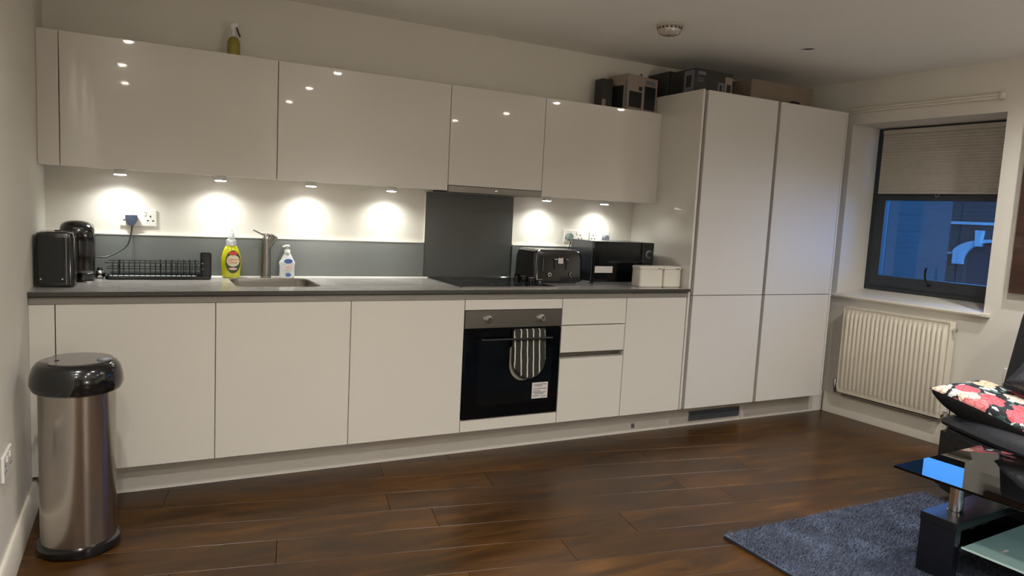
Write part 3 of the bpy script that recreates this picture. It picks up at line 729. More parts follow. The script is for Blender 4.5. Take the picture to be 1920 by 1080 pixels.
# smoke detector
t = thing('smoke_detector', 'round white domed smoke detector on the ceiling', 'smoke detector', (2.878, -.224, ZC))
DOME = mat('glossy_white_detector', 'b8aea2', .18, coat=.6, noise=.01)
mk('base', lathe(nb(), (2.878, -.224, ZC), [(.070, -.0005), (.070, -.010), (.067, -.013)], 40), DOME, t)
mk('cover', lathe(nb(), (2.878, -.224, ZC-.0135), [(.063, 0), (.064, -.012), (.058, -.028), (.042, -.037), (.02, -.040)], 40), DOME, t)
bm = nb()
for k in range(18):
    a = 2*math.pi*k/18; c = Vector((2.878+.0625*math.cos(a), -.224+.0625*math.sin(a), ZC-.022))
    m_ = nb(); box(m_, -.0025, .0025, -.006, .006, -.004, .004); bmesh.ops.rotate(m_, matrix=Matrix.Rotation(a, 3, 'Z'), verts=m_.verts); bmesh.ops.translate(m_, vec=c, verts=m_.verts)
    me_ = bpy.data.meshes.new('x'); m_.to_mesh(me_); bm.from_mesh(me_); m_.free()
mk('vent_slots', bm, BLACKM, t)
mk('test_button', lathe(nb(), (2.868, -.234, ZC-.0537), [(.010, 0), (.010, -.002), (.007, -.003)], 16), GREYP, t)

# ------------------------------------------------------------------ sockets
def socket(label, x0, x1, z0, z1, y, frame=None, gangs=2, group='wall sockets'):
    t = thing('wall_socket', label, 'socket', ((x0+x1)/2, y, z0), frame=frame)
    mk('plate', B(x0, x1, y-.010, y-.0006, z0, z1, .0025), WHITEP, t, frame)
    W = x1-x0
    for g in range(gangs):
        cx = x0+W*((g+.5)/gangs) + (0 if gangs == 1 else (.012 if g else -.012)); cz = (z0+z1)/2-.004
        mk('pin_hole', B(cx-.003, cx+.003, y-.0106, y-.0098, cz+.007, cz+.0165), INK, t, frame)
        for s in (-1, 1): mk('pin_hole', B(cx+s*.0115-.0045, cx+s*.0115+.0045, y-.0106, y-.0098, cz-.012, cz-.006), INK, t, frame)
        sx = cx+(.024 if g == 0 else -.024) if gangs == 2 else cx+.024
        sw = mk('switch', B(sx-.006, sx+.006, y-.0135, y-.0098, (z1-.03), (z1-.010), .001), WHITEP, t, frame)
        mk('mark', B(sx-.003, sx+.003, y-.0139, y-.0134, z1-.015, z1-.0125), REDL, sw, frame)
    return t
socket('white double wall socket above the dish rack with a dark plug', .305, .462, 1.150, 1.232, YW)
socket('white double wall socket nearest the hob with a round grey plug at its left', 2.812, 2.958, 1.136, 1.218, YW)
socket('white double wall socket above the microwave with a round plug at its right', 3.008, 3.160, 1.138, 1.220, YW)
socket('white wall socket on the window wall beside the sofa back', 1.035, 1.12, .465, .555, 0, FW, gangs=1)
# side socket on left wall near the bin
FL = Matrix.Rotation(R(90), 4, 'Z')   # x -> +Y world, y -> -X : wall at x=0
socket('white double socket on the left wall in front of the bin', -.68, -.525, .375, .460, 0, Matrix.Rotation(R(-90), 4, 'Z').inverted(), gangs=2)

def plug(label, x, z, y, m, rnd, cable, cmat):
    t = thing('power_plug', label, 'plug', (x, y, z-.02))
    if rnd: mk('plug_body', lathe(nb(), (x, y-.0145, z), [(.024, 0), (.024, -.018), (.019, -.026)], 24, 'Y'), m, t)
    else:
        bm = nb(); prism(bm, [(x-.026, z+.018), (x+.026, z+.018), (x+.026, z-.006), (x+.010, z-.034), (x-.006, z-.034), (x-.026, z-.006)], y-.040, y-.0145, 'Y', bev=.002); mk('plug_body', bm, m, t)
    mk('cable', tube(nb(), smoothpts(cable), .0035, 8), cmat, t)
plug('dark blue-grey plug in the left double socket with a cable to the coffee machine', .352, 1.186, YW, NAVYP, False,
     [(.355, YW-.028, 1.150), (.350, YW-.04, 1.11), (.335, .555, 1.06), (.30, .54, 1.03), (.25, .52, 1.005), (.205, .50, 1.005)], BLACKM)
plug('round grey plug with a cable dropping behind the toaster', 2.846, 1.174, YW, mat('pale_grey_green_plug', '7d8a86', .35), True,
     [(2.846, YW-.030, 1.148), (2.844, YW-.034, 1.12), (2.80, .575, 1.05), (2.74, .57, .95), (2.70, .565, .92)], BLACKM)
plug('round dark plug in the socket above the microwave', 3.124, 1.172, YW, GREYP, True,
     [(3.124, YW-.03, 1.148), (3.124, YW-.034, 1.10), (3.12, .575, 1.02), (3.10, .575, .92)], BLACKM)

# ------------------------------------------------------------------ worktop objects
Z0 = ZT+.0006
# black upright appliance
t = thing('air_fryer', 'glossy black upright box-shaped appliance at the left end of the worktop', 'appliance', (.075, .24, Z0))
bm = nb(); loops(bm, [[(u, v, z) for u, v in rrect(.008+d, .150-d, .13+d, .322-d, .022)] for z, d in ((Z0, .006), (Z0+.008, 0), (Z0+.20, .001), (Z0+.222, .006), (Z0+.228, .016))]); fix(bm)
mk('body', bm, BLACKP, t)
mk('front_panel', B(.022, .112, .1265, .1298, Z0+.02, Z0+.205, .001), BLACKM, t)
mk('lid_seam', B(.118, .1215, .1255, .15, Z0+.012, Z0+.215), GREYP, t)
mk('button', lathe(nb(), (.085, .22, Z0+.2283), [(.014, 0), (.013, .005)], 20), BLACKM, t)
for x in (.02, .095): mk('indicator_light', lathe(nb(), (x+.01, .1263, Z0+.035), [(.003, 0), (.003, -.001)], 10, 'Y'), WHITEP, t)
# coffee machine
t = thing('coffee_machine', 'rounded black pod coffee machine behind the upright black appliance', 'coffee machine', (.15, .46, Z0))
def sideprof():   # in y,z
    return [(.40, 0), (.40, .10), (.392, .16), (.385, .20), (.39, .235), (.41, .256), (.45, .268), (.50, .262), (.53, .24), (.545, .20), (.55, .1), (.55, 0)]
bm = nb(); rings = []
for i in range(13):
    a = math.pi*i/12; x = .138-.068*math.cos(a); s = .5+.5*math.sin(a)**.6
    rings.append([(x, .475+(y-.475)*(.72+.28*math.sin(a)), Z0+z*(.86+.14*math.sin(a)**.8 if z > .15 else 1)) for y, z in smoothpts([(a_, b_, 0) for a_, b_ in sideprof()], 3) for y, z in [(y, z)]] if False else [(x, .475+(p[0]-.475)*(.72+.28*math.sin(a)), Z0+p[1]*(1 if p[1] < .12 else (.86+.14*math.sin(a)**.7))) for p in smoothpts([(a_, b_, 0) for a_, b_ in sideprof()], 3)])
loops(bm, rings); fix(bm)
mk('body', bm, BLACKP, t)
mk('drip_tray', lathe(nb(), (.166, .374, Z0), [(.040, 0), (.045, .01), (.046, .038), (.040, .042)], 28), BLACKP, t)
mk('tray_grid', lathe(nb(), (.166, .374, Z0+.0425), [(.038, 0), (.037, .002)], 28), STEEL, t)
mk('base_ring', lathe(nb(), (.182, .352, Z0), [(.028, 0), (.028, .005), (.02, .007)], 24), CHROME, t)
mk('logo_plate', B(.125, .165, .3855, .388, Z0+.232, Z0+.238), GREYP, t)
# small ornament
t = thing('small_chrome_jar', 'small shiny black and chrome jar between coffee machine and dish rack', 'jar', (.222, .50, Z0))
mk('body', lathe(nb(), (.222, .50, Z0), [(.014, 0), (.021, .008), (.023, .022), (.018, .036), (.012, .040)], 24), CHROME, t)
mk('band', lathe(nb(), (.222, .50, Z0), [(.0235, .016), (.0240, .020), (.0235, .026)], 24, caps=False), BLACKP, t)
mk('lid', lathe(nb(), (.222, .50, Z0+.0405), [(.013, 0), (.010, .008), (.004, .012)], 20), BLACKP, t)

# dish rack
dr = thing('dish_rack', 'black wire dish rack with tray and cutlery holder on the worktop', 'dish rack', (.47, .50, Z0))
bm = nb(); outer = lambda d, z: [(u, v, z) for u, v in rrect(.245-d, .70+d, .44-d, .585+d, .02)]
loops(bm, [outer(-.004, Z0), outer(0, Z0+.004), outer(0, Z0+.016), outer(-.006, Z0+.016), outer(-.010, Z0+.007)], caps=False)
bm.faces.new([v for v in bm.verts if abs(v.co.z-Z0-.007) < 1e-5]); bm.faces.new([v for v in bm.verts if abs(v.co.z-Z0) < 1e-5]); fix(bm)
mk('drip_tray', bm, BLACKP, dr)
mk('tray_mat', B(.262, .64, .453, .572, Z0+.0075, Z0+.009), mat('tray_liner_highlight', 'b9bcc0', .3), dr)  # liner colour lightened to stand in for highlights on the tray
bm = nb()
for z, y0, y1 in ((.022, .452, .573), (.050, .446, .579), (.078, .444, .581)):
    tube(bm, [(u, v, Z0+z) for u, v in rrect(.262-(z-.02)*.3, .668, y0, y1, .02, 4)]+[(.668-.0, y1-.02, Z0+z)], .0022, 6)
mk('rim_wires', bm, BLACKP, dr)
for i in range(17):
    x = .275+i*.0225
    mk('rack_wire', tube(nb(), smoothpts([(x, .4445, Z0+.078), (x, .449, Z0+.03), (x, .465, Z0+.014), (x, .56, Z0+.014), (x, .576, Z0+.03), (x, .5805, Z0+.078)], 4), .0016, 5), BLACKP, dr)
for i in range(7):
    x = .475+i*.0255
    q = mk('plate_prong', tube(nb(), smoothpts([(x, .478, Z0+.016), (x, .478, Z0+.085), (x, .481, Z0+.092), (x, .484, Z0+.085), (x, .484, Z0+.016)], 4), .0022, 6), BLACKP, dr)
q = mk('plate_prong', tube(nb(), [(.305, .452, Z0+.02), (.305, .452, Z0+.092)], .003, 6), BLACKP, dr)
bm = nb(); ro = rrect(.652, .702, .455, .525, .012); ri = rrect(.656, .698, .459, .521, .009)
loops(bm, [[(u, v, Z0+.018) for u, v in ro], [(u, v, Z0+.128) for u, v in ro], [(u, v, Z0+.128) for u, v in ri], [(u, v, Z0+.03) for u, v in ri]]); fix(bm)
mk('cutlery_holder', bm, BLACKM, dr)

# washing-up liquid (yellow)
t = thing('washing_up_liquid_bottle', 'bright yellow washing-up liquid bottle with clear cap beside the sink', 'bottle', (.800, .545, Z0))
def bottle(bm, c, prof, sy, seg=32): return lathe(bm, c, prof, seg, sx=1, sy=sy)
mk('bottle_body', bottle(nb(), (.800, .545, Z0), [(.036, 0), (.043, .006), (.045, .04), (.0485, .075), (.047, .105), (.040, .135), (.030, .158), (.026, .163)], .6), LIQY, t)
mk('neck', bottle(nb(), (.800, .545, Z0+.1635), [(.0255, 0), (.025, .012), (.024, .028), (.018, .034)], .75), PLCLR, t)
mk('cap', bottle(nb(), (.800, .545, Z0+.198), [(.016, 0), (.0155, .018), (.013, .022), (.013, .03), (.007, .036), (.006, .046)], 1), PLCLR, t)
def ovalplate(cx, z, rx, rz, y, bulge=.004, n=28, th=.0012):
    bm = nb(); f = [(cx+rx*math.cos(2*math.pi*k/n), y, z+rz*math.sin(2*math.pi*k/n)) for k in range(n)]
    b2 = [(p[0], y-th, p[2]) for p in f]; loops(bm, [f, b2]); return fix(bm)
lb = mk('label', ovalplate(.806, Z0+.083, .036, .058, .5157), GREENL, t, label='oval dark green label with red lettering')
mk('label_panel', ovalplate(.806, Z0+.089, .031, .030, .5144, th=.0006), CREAML, lb)
text('lettering', 'Lemon', .020, REDL, lb, (.806, .5135, Z0+.096), (90, 0, 0))
text('lettering', 'Clear', .020, REDL, lb, (.806, .5135, Z0+.080), (90, 0, 0))
mk('label_top', ovalplate(.806, Z0+.126, .020, .010, .5144, th=.0006), REDL, lb)
mk('label_foot', ovalplate(.806, Z0+.048, .020, .006, .5144, th=.0006), PINKL, lb)
# hand soap
t = thing('hand_soap_bottle', 'small white and blue hand soap pump bottle right of the tap', 'bottle', (1.076, .545, Z0))
mk('bottle_body', bottle(nb(), (1.076, .545, Z0), [(.034, 0), (.040, .004), (.038, .03), (.0385, .06), (.042, .082), (.038, .088), (.031, .10), (.022, .118), (.014, .130)], .6), SOAPW, t)
mk('collar', lathe(nb(), (1.076, .545, Z0+.1305), [(.015, 0), (.015, .014), (.011, .02)], 20), WHITEP, t)
mk('pump_stem', lathe(nb(), (1.076, .545, Z0+.151), [(.005, 0), (.005, .012)], 12), WHITEP, t)
bm = nb(); lathe(bm, (1.076, .545, Z0+.1635), [(.012, 0), (.013, .006), (.010, .011)], 20); tube(bm, [(1.076, .545, Z0+.170), (1.050, .525, Z0+.166)], .0045, 8)
mk('pump_head', bm, WHITEP, t)
lb = mk('label', ovalplate(1.078, Z0+.090, .022, .012, .5185), BLUEL, t, label='blue oval label')
mk('label_panel', ovalplate(1.078, Z0+.060, .023, .014, .5192), WHITEP, t)
mk('label_print', ovalplate(1.078, Z0+.058, .018, .009, .5178, th=.0006), PINKL, t)
mk('label_foot', ovalplate(1.078, Z0+.018, .014, .010, .5198), BLUEL, t)

# toaster
t = thing('toaster', 'black four-slice toaster with two chrome dials left of the microwave', 'toaster', (2.59, .38, Z0))
bm = nb(); loops(bm, [[(u, v, z) for u, v in rrect(2.425+d, 2.765-d, .285+d, .545-d, .025)] for z, d in ((Z0+.006, .008), (Z0+.014, 0), (Z0+.15, .004), (Z0+.185, .012), (Z0+.196, .026))]); fix(bm)
mk('body', bm, BLACKP, t)
mk('foot', B(2.46, 2.73, .31, .52, Z0, Z0+.0058), BLACKM, t)
for i in range(2):
    for j in range(2):
        x = 2.455+i*.155; y = .335+j*.09
        mk('slot', B(x, x+.125, y, y+.032, Z0+.1965, Z0+.198), CHROME, t)
for x in (2.525, 2.675):
    k = mk('dial', lathe(nb(), (x, .2838, Z0+.052), [(.014, 0), (.014, -.006), (.011, -.010)], 24, 'Y'), CHROME, t)
    mk('dial_face', lathe(nb(), (x, .2735, Z0+.052), [(.007, 0), (.007, -.001)], 16, 'Y'), BLACKM, k)
for x in (2.560, 2.640):
    mk('lever', B(x-.013, x+.013, .268, .2835, Z0+.140, Z0+.147, .002), CHROME, t)
    mk('lever_slot', B(x-.002, x+.002, .2832, .2845, Z0+.08, Z0+.139), BLACKM, t)
mk('sticker', B(2.583, 2.617, .2830, .2843, Z0+.117, Z0+.150), LABELW, t, label='white square sticker')
mk('trim_line', B(2.480, 2.483, .2832, .2845, Z0+.07, Z0+.150), GREYP, t)

# microwave
t = thing('microwave', 'black microwave with rotary dial between toaster and white canisters', 'microwave', (3.03, .38, Z0))
mk('body', B(2.812, 3.262, .270, .52, Z0+.012, Z0+.258, .004), mat('black_enamel_casing', '2a2b31', .3, coat=.4), t)
for x in (2.84, 3.23): mk('foot', lathe(nb(), (x, .30, Z0), [(.012, 0), (.012, .0115)], 16), BLACKM, t)
d = mk('door', B(2.812, 3.175, .250, .2695, Z0+.012, Z0+.258, .003), BLACKG, t)
mk('window', B(2.850, 3.120, .2490, .2499, Z0+.085, Z0+.215), DARKG, d)
mk('sticker', B(2.822, 2.952, .2488, .2499, Z0+.068, Z0+.108), LABELW, d, label='white rectangular sticker')
mk('control_panel', B(3.1765, 3.262, .250, .2695, Z0+.012, Z0+.258, .003), BLACKP, t)
k = mk('dial', lathe(nb(), (3.219, .2496, Z0+.185), [(.026, 0), (.026, -.004), (.019, -.006), (.018, -.018)], 28, 'Y'), GREYP, t)
mk('dial_face', lathe(nb(), (3.219, .2312, Z0+.185), [(.0165, 0), (.0165, -.001)], 24, 'Y'), BLACKP, k)
mk('power_dial', lathe(nb(), (3.219, .2496, Z0+.10), [(.026, 0), (.026, -.004), (.019, -.006), (.018, -.018)], 28, 'Y'), BLACKP, t)

# canisters
for (cx, cy, w_, d_, rz, lab) in ((3.118, .118, .165, .10, R(-4), 'white rectangular lidded canister in front of the microwave'), (3.272, .112, .128, .10, R(-3), 'smaller white lidded canister against the tall side panel')):
    t = thing('kitchen_canister', lab, 'canister', (cx, cy, Z0), 'white canisters', rz=rz)
    bm = nb(); loops(bm, [[(u, v, z) for u, v in rrect(-w_/2+q, w_/2-q, -d_/2+q, d_/2-q, .014)] for z, q in ((0, .004), (.005, 0), (.108, .001))]); fix(bm)
    mk('body', bm, CERAM, t, local=True)
    bm = nb(); loops(bm, [[(u, v, z) for u, v in rrect(-w_/2+q, w_/2-q, -d_/2+q, d_/2-q, .015)] for z, q in ((.109, -.002), (.122, -.002), (.127, .006))]); fix(bm)
    mk('lid', bm, CERAM, t, local=True)
    mk('lid_clip', box(nb(), w_/2-.045, w_/2-.02, -d_/2-.0035, -d_/2-.0025, .111, .114), INK, t, local=True)

# ------------------------------------------------------------------ on top of the cabinets
ZU = 1.9836
t = thing('spray_bottle', 'small pale bottle with yellow base standing on top of the wall cabinets', 'bottle', (.80, .53, ZU))
mk('bottle_body', lathe(nb(), (.80, .53, ZU), [(.028, 0), (.030, .01), (.030, .085), (.022, .105), (.012, .112)], 24, sy=.7), YELW, t)
mk('nozzle', lathe(nb(), (.80, .53, ZU+.1125), [(.012, 0), (.013, .03), (.020, .04), (.021, .06), (.012, .068)], 20), WHITEP, t)
mk('trigger', tube(nb(), [(.812, .515, ZU+.155), (.818, .50, ZU+.13), (.826, .498, ZU+.11)], .004, 6), INK, t)
# appliance carton on wall cabinet: corner towards the camera
def carton(name, label, cx, cy, z, w_, d_, h, rz, m, cat='box'):
    t = thing(name, label, cat, (cx, cy, z), rz=rz)
    mk('box_body', box(nb(), -w_/2, w_/2, -d_/2, d_/2, 0, h, .002), m, t, local=True)
    mk('flap_seam', box(nb(), -w_/2+.002, w_/2-.002, -.001, .001, h-.0006, h+.0006), CARD, t, local=True)
    return t
# corner nearest camera at about (3.10,.40): left face runs back-left, right face runs right
rz = R(28)
t = carton('appliance_carton', 'pale carton printed with dark appliance pictures on the wall cabinets', 3.186, .4865, ZU, .272, .178, .215, R(11), CARDW)
t2 = thing('slim_carton', 'slim dark carton half hidden behind the printed appliance carton', 'box', (2.985, .52, ZU))
mk('box_body', B(2.945, 3.026, .475, .560, ZU, ZU+.185, .002), CARDK, t2)
mk('printed_picture', B(2.949, 2.975, .4742, .4749, ZU+.006, ZU+.06), CARDW, t2)
def onf(name, face, u0, u1, v0_, v1_, m, par, hw, hd, e=.0008):
    if face == 'F': bm = box(nb(), u0, u1, -hd-e, -hd, v0_, v1_)
    else: bm = box(nb(), -hw-e, -hw, u0, u1, v0_, v1_)
    return mk(name, bm, m, par, local=True)
hw, hd = .136, .089
# second face comes from its own proportions: front 0.235 wide
onf('printed_picture', 'F', -.125, -.010, .018, .115, PRINTK, t, hw, hd)
onf('printed_picture', 'F', .015, .118, .016, .160, PRINTK, t, hw, hd)
onf('printed_picture', 'F', .02, .11, .170, .195, GREYP, t, hw, hd)
onf('printed_picture', 'F', -.04, -.010, .125, .15, CARDK, t, hw, hd)
onf('printed_picture', 'L', -.05, .05, .01, .15, PRINTK, t, hw, hd)
onf('printed_picture', 'L', .055, .080, .05, .20, CARDK, t, hw, hd)
onf('printed_picture', 'L', -.078, -.062, .02, .18, GREYP, t, hw, hd)
mk('loose_tape', tube(nb(), smoothpts([(0, -.05, .219), (.01, -.055, .237), (.025, -.05, .234), (.03, -.04, .220)]), .004, 6), GREYP, t, local=True)

ZT2 = ZTALL+.001
t = carton('blender_carton', 'dark printed carton with small appliance pictures on the tall units', 3.545, .255, ZT2, .31, .23, .150, 0, CARDK)
hw, hd = .155, .115
onf('printed_picture', 'F', .035, .085, .01, .085, GREYP, t, hw, hd); onf('printed_picture', 'F', .092, .150, .005, .125, CARDW, t, hw, hd)
onf('printed_picture', 'F', .048, .068, .02, .07, PRINTK, t, hw, hd, .0014); onf('printed_picture', 'F', .105, .14, .03, .08, PRINTK, t, hw, hd, .0014)
onf('printed_line', 'F', -.13, -.07, .115, .135, GREYP, t, hw, hd); onf('printed_line', 'F', -.13, -.08, .090, .094, GREYP, t, hw, hd); onf('printed_line', 'F', -.13, -.08, .076, .080, GREYP, t, hw, hd)
onf('printed_picture', 'L', -.11, -.02, .01, .14, GREYP, t, hw, hd); onf('printed_picture', 'L', -.085, -.04, .04, .11, PRINTK, t, hw, hd, .0014)
onf('printed_picture', 'L', .01, .09, .01, .12, PRINTK, t, hw, hd)
t = carton('plain_carton', 'plain brown carton lying on the tall units nearest the window', 4.09, .23, ZT2, .56, .28, .135, R(0), CARD)
t = thing('small_black_object', 'small black object lying in front of the plain brown carton', 'small object', (4.165, .055, ZT2))
bm = B(4.135, 4.20, .04, .075, ZT2, ZT2+.026, .006, 3); mk('body', bm, BLACKM, t)
mk('cap', B(4.2005, 4.212, .045, .07, ZT2+.003, ZT2+.02, .003), GREYP, t)
t = thing('plain_carton', 'dark carton behind the printed carton, partly hidden, on the tall units', 'box', (3.49, .49, ZT2))
mk('box_body', B(3.39, 3.62, .385, .60, ZT2, ZT2+.165, .002), CARDK, t)

# ------------------------------------------------------------------ bin
bn = thing('pedal_bin', 'tall round stainless steel bin with a domed black lid', 'bin', (.188, -.365, 0))
def bl3(prof, seg=48): return lathe(nb(), (.188, -.365, 0), prof, seg)
mk('base_ring', bl3([(.126, .0008), (.134, .004), (.137, .018), (.134, .034), (.124, .040)]), BLACKP, bn)
mk('drum', bl3([(.1225, .0405), (.1225, .590)]), STEELV, bn)
mk('lid_skirt', bl3([(.126, .5905), (.140, .598), (.149, .620), (.146, .650), (.138, .678), (.128, .693), (.118, .699)]), BLACKP, bn)
bm = nb(); 
ring = [(.188+.114*math.cos(a), -.365+.114*math.sin(a)) for a in [2*math.pi*k/48 for k in range(48)]]
ring = [(max(u, .105), v) for u, v in ring]
prism(bm, ring, .6995, .704, bev=.0015); mk('lid_flap', bm, mat('lid_satin_black', '4a4644', .22, coat=.6), bn)
mk('release_button', lathe(nb(), (.275, -.40, .7045), [(.024, 0), (.023, .004), (.015, .006)], 28), GREYP, bn)
mk('hinge_mark', lathe(nb(), (.128, -.385, .7045), [(.008, 0), (.007, .001)], 16), BLACKM, bn)

# ------------------------------------------------------------------ radiator
ra = thing('radiator', 'cream white ribbed panel radiator under the window', 'radiator', (.40, -.04, .16), frame=FW)
T0, T1, RZ0, RZ1 = .04, .745, .175, .778
nr = 22; pts = []; pitch = (T1-T0-.03)/nr
# pressed panel
bm = nb(); prof = []
for i in range(nr):
    x = T0+.015+pitch*i
    prof += [(x+pitch*.10, 0), (x+pitch*.22, .008), (x+pitch*.5, .009), (x+pitch*.78, .008), (x+pitch*.90, 0)]
prof = [(T0, 0)]+prof+[(T1, 0)]
rings = []
for z, s in ((RZ0+.005, 0), (RZ0+.035, 0), (RZ0+.048, 1), (RZ1-.048, 1), (RZ1-.035, 0), (RZ1-.005, 0)):
    rings.append([(u, -.078-(0 if s else 1)*0-(.006 if True else 0)*0+ (0) - (s*v) , z) for u, v in prof])
rs = loops(bm, rings, caps=False, closed=False)
back = bmesh.ops.extrude_face_region(bm, geom=bm.faces[:])
for v in back['geom']:
    if isinstance(v, bmesh.types.BMVert): v.co.y = -.070
fix(bm)
mk('front_panel', bm, RADW, ra, FW, angle=50)
mk('rear_panel', B(T0, T1, -.028, -.020, RZ0, RZ1, .002), RADW, ra, FW)
mk('top_grille', holed(nb(), [(T0-.002, -.082), (T1+.002, -.082), (T1+.002, -.018), (T0-.002, -.018)], [[(T0+.02+.03*i, -.066), (T0+.04+.03*i, -.066), (T0+.04+.03*i, -.034), (T0+.02+.03*i, -.034)] for i in range(22)], RZ1-.004, RZ1+.004), RADW, ra, FW)
for x in (T0-.003, T1): mk('side_panel', B(x, x+.003, -.082, -.018, RZ0+.03, RZ1-.004), RADW, ra, FW)
for x in (T0+.08, T1-.08): mk('wall_bracket', B(x, x+.03, -.0195, -.0008, RZ0+.10, RZ1-.10), RADW, ra, FW)
bm = nb(); lathe(bm, (T1+.0225, -.05, RZ1-.045), [(.009, -.018), (.012, -.012), (.012, .01)], 14, 'X'); mk('bleed_valve', bm, CHROME, ra, FW)
for x, s, nm in ((T0, -1, 'lockshield_valve'), (T1, 1, 'thermostatic_valve')):
    bm = nb(); tube(bm, [(x+s*.004, -.05, RZ0+.05), (x+s*.03, -.05, RZ0+.05)], .009, 12); lathe(bm, (x+s*.036, -.05, RZ0+.025), [(.012, 0), (.012, .06), (.008, .066)], 14)
    mk(nm, bm, CHROME, ra, FW)
    mk('pipe', tube(nb(), smoothpts([(x+s*.036, -.05, RZ0+.024), (x+s*.036, -.05, RZ0+.005), (x+s*.036, -.043, RZ0-.006), (x+s*.036, -.0008, RZ0-.008)]), .0075, 10), PIPE, ra, FW)
bm = tube(nb(), [(T0+.02, -.05, RZ0-.015), (T1-.02, -.05, RZ0-.015)], .0075, 10)
mk('feed_pipe', bm, PIPE, ra, FW)

# ------------------------------------------------------------------ picture on window wall
pc = thing('picture_frame', 'dark brown wooden picture frame on the window wall right of the window', 'picture', (1.5, -.02, .99), frame=FW)
PX0, PX1, PZ0, PZ1 = 1.018, 1.72, .995, 1.985
mk('frame', holed(nb(), [(PX0, PZ0), (PX1, PZ0), (PX1, PZ1), (PX0, PZ1)], [[(PX0+.085, PZ0+.085), (PX1-.085, PZ0+.085), (PX1-.085, PZ1-.085), (PX0+.085, PZ1-.085)]], -.034, -.001, 'Y'), PICF, pc, FW)
mk('inner_slip', holed(nb(), [(PX0+.0855, PZ0+.0855), (PX1-.0855, PZ0+.0855), (PX1-.0855, PZ1-.0855), (PX0+.0855, PZ1-.0855)], [[(PX0+.10, PZ0+.10), (PX1-.10, PZ0+.10), (PX1-.10, PZ1-.10), (PX0+.10, PZ1-.10)]], -.026, -.001, 'Y'), BLACKM, pc, FW)
PICT, nt, p = nodes_of('abstract_print'); tc = N(nt, 'ShaderNodeTexCoord'); n1 = N(nt, 'ShaderNodeTexNoise', Scale=18.0, Detail=5.0); nt.links.new(tc.outputs['Object'], n1.inputs['Vector'])
r1 = ramp(nt, [(.42, '1c1c1a'), (.5, 'c9c6ba'), (.6, '3a4038')]); nt.links.new(n1.outputs['Fac'], r1.inputs['Fac']); nt.links.new(r1.outputs['Color'], p.inputs['Base Color'])
mk('print', B(PX0+.101, PX1-.101, -.012, -.006, PZ0+.101, PZ1-.101), PICT, pc, FW)

# ------------------------------------------------------------------ rug
rg = thing('rug', 'blue-grey shaggy rug under the glass coffee table', 'rug', (3.2, -2.1, 0))
RX0, RX1, RY0, RY1 = 2.552, 3.885, -3.05, -1.215
mk('backing', B(RX0+.004, RX1-.004, RY0+.004, RY1-.004, .0006, .010, .002), mat('rug_backing', '22283a', .9), rg)
rnd = random.Random(3); vs = []; fs = []
nx_, ny_ = 215, 290
for i in range(nx_):
    for j in range(ny_):
        x = RX0+.006+(RX1-RX0-.012)*(i+rnd.random())/nx_; y = RY0+.006+(RY1-RY0-.012)*(j+rnd.random())/ny_
        if y < -2.5: continue
        a = rnd.random()*6.283; l = .010+.008*rnd.random(); h = .013+.007*rnd.random(); wd = .0028
        lean = 1.1+.9*math.sin(x*9+y*5)*math.cos(y*11-x*4)
        dx, dy = math.cos(a)*l+.006*lean, math.sin(a)*l-.004*lean; px_, py_ = -math.sin(a)*wd, math.cos(a)*wd
        n0 = len(vs); vs += [(x-px_, y-py_, .009), (x+px_, y+py_, .009), (x+dx*.9, y+dy*.9, .009+h)]
        fs.append((n0, n0+1, n0+2))
me = bpy.data.meshes.new('pile'); me.from_pydata([(a-3.2, b_+2.1, c) for a, b_, c in vs], [], fs); me.materials.append(RUG)
o = bpy.data.objects.new('pile', me); COL.objects.link(o); o.parent = rg; o['kind'] = 'stuff'
mk('pile_mat', B(RX0+.003, RX1-.003, RY0+.003, RY1-.003, .0102, .0135, .002), RUG, rg)

# ------------------------------------------------------------------ coffee table
FT = Matrix.Translation((3.010, -1.628, 0)) @ Matrix.Rotation(R(-3.0), 4, 'Z')
# local: x to the right along far edge, y negative towards camera
FT = Matrix.Translation((3.010, -1.628, 0)) @ Matrix.Rotation(R(3.2), 4, 'Z')
tb = thing('coffee_table', 'glass-topped coffee table with black frame standing on the blue rug', 'coffee table', (.325, -.6, .021), frame=FT)
mk('glass_top', B(0, .655, -1.15, 0, .392, .401, .002), GLASST, tb, FT)
for yy in (-.1, -1.05):
    y0, y1 = (yy-.137, yy) if yy > -.5 else (yy, yy+.137)
    mk('end_board', B(.04, .615, y0, y1, .218, .250, .0015), BLKWOOD, tb, FT)
    for x0 in (.042, .575): mk('leg', B(x0, x0+.038, y0+.003, y1-.003, .0215, .2175, .001), BLKWOOD, tb, FT)
    for x in (.155, .495):
        mk('post', lathe(nb(), (x, (y0+y1)/2, .2505), [(.029, 0), (.029, .006), (.0245, .008), (.0245, .133), (.028, .1345), (.028, .1410)], 28), CHROME, tb, FT)
ys0, ys1 = -1.02, -.236
mk('shelf', B(.082, .573, -1.049, -.1005, .150, .158, .001), GLASSC, tb, FT)
mk('shelf_edge', B(.0805, .0818, -1.048, -.24, .1500, .158), EDGEG, tb, FT)
mk('frosted_panel', B(.0822, .5725, -1.04, -.245, .1583, .1590), GLASSF, tb, FT)

# ------------------------------------------------------------------ sofa
so = thing('sofa', 'black leather sofa beside the coffee table against the window wall', 'sofa', (4.3, -2.0, 0))
# plan outline of the base
def outline(d=0, top=False):
    return [(4.00+d, -1.235-d), (3.90+d, -1.45), (3.81+d, -1.70), (3.785+d, -2.1), (3.785+d, -3.0), (4.62, -3.0), (4.64, -1.235-d)]
bm = nb(); prism(bm, [(3.985, -1.222), (3.89, -1.44), (3.81, -1.69), (3.79, -2.1), (3.79, -3.0), (4.66, -3.0), (4.66, -1.222)], .03, .345, bev=.02); mk('base', bm, LEATH, so)
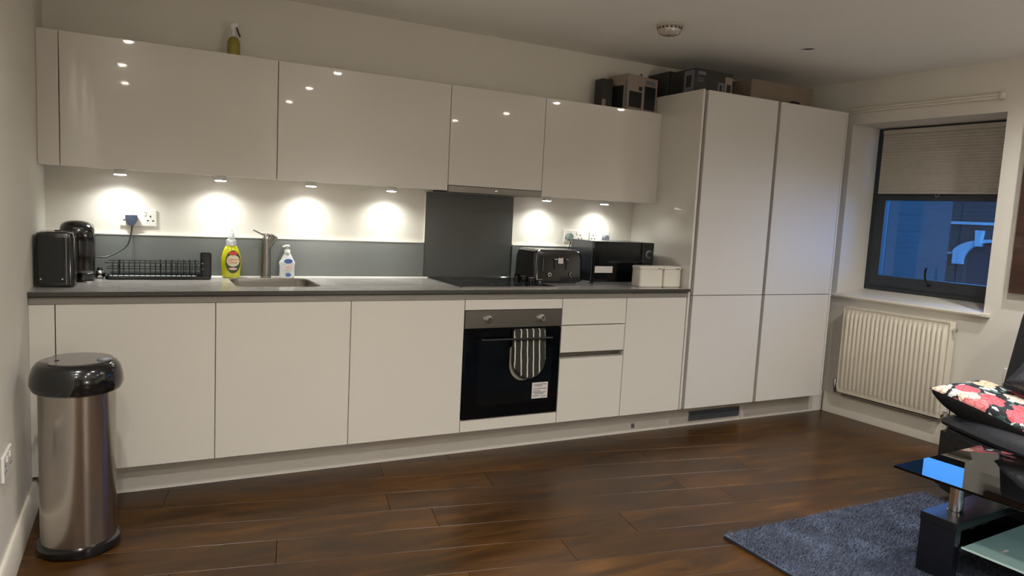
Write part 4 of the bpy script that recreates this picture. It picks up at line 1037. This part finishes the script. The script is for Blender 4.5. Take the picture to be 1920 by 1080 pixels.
# seat cushion with rolled edge
def seat_ring(z, d):
    pts = smoothpts([(4.02+d, -1.225-d, z), (3.925+d, -1.42, z), (3.835+d, -1.68, z), (3.80+d, -2.1, z), (3.80+d, -3.0+d, z), (4.30, -3.0+d, z), (4.62-d, -3.0+d, z), (4.62-d, -2.0, z), (4.62-d, -1.225-d, z), (4.3, -1.215-d, z), (4.02+d, -1.225-d, z)], 5)[:-1]
    return pts
bm = nb(); loops(bm, [seat_ring(.346, .0), seat_ring(.354, -.012), seat_ring(.370, -.018), seat_ring(.388, -.010), seat_ring(.404, .012), seat_ring(.414, .05), seat_ring(.416, .09)]); fix(bm)
mk('seat_cushion', bm, LEATH2, so)
# backrest : leaning slab with rounded edges, far end at y=-1.2
bm = nb(); rings = []
for i, y in enumerate((-1.215, -1.205, -1.205, -1.6, -2.4, -3.0)):
    sh = .03 if i == 0 else 0
    prof = [(4.50+sh, .30+sh), (4.515+sh, .45), (4.56+sh, .62), (4.61+sh, .80), (4.64+sh, .90-sh), (4.68, .935-sh), (4.74, .935-sh), (4.775-sh, .88-sh), (4.77-sh, .6), (4.745-sh, .30+sh)]
    rings.append([(p[0], y, p[1]) for p in smoothpts([(u, v, 0) for u, v in prof], 3)])
loops(bm, rings); fix(bm)
mk('backrest', bm, LEATH, so)
for x, y in ((4.08, -1.35), (4.60, -1.33), (3.90, -2.9), (4.58, -2.9)): mk('foot', lathe(nb(), (x, y, .0006 if y > -2 or x > 3.9 else .0006), [(.02, 0), (.025, .029)], 16), BLACKP, so)
# floral cushion
t = thing('floral_cushion', 'black cushion printed with pink and cream flowers at the sofa end', 'cushion', (4.1, -1.4, .42))
bm = nb(); mesh_pillow(bm, (3.925, -1.175, .535), (.03, -.44, -.10), (.42, -.09, -.03), .46, .46, .13, pinch=.11, under=1.7)
mk('cover', bm, [FLORAL, mat('black_velvet', '0c0c10', .8, bump=.4, bscale=50)], t, angle=180)
# dark cushion
t = thing('leather_cushion', 'plain black leather cushion behind the floral cushion', 'cushion', (4.33, -1.6, .45))
bm = nb(); mesh_pillow(bm, (4.16, -1.395, .60), (.10, -.40, -.07), (.36, -.02, .16), .42, .40, .15, pinch=.08)
mk('cover', bm, LEATH2, t, angle=180)
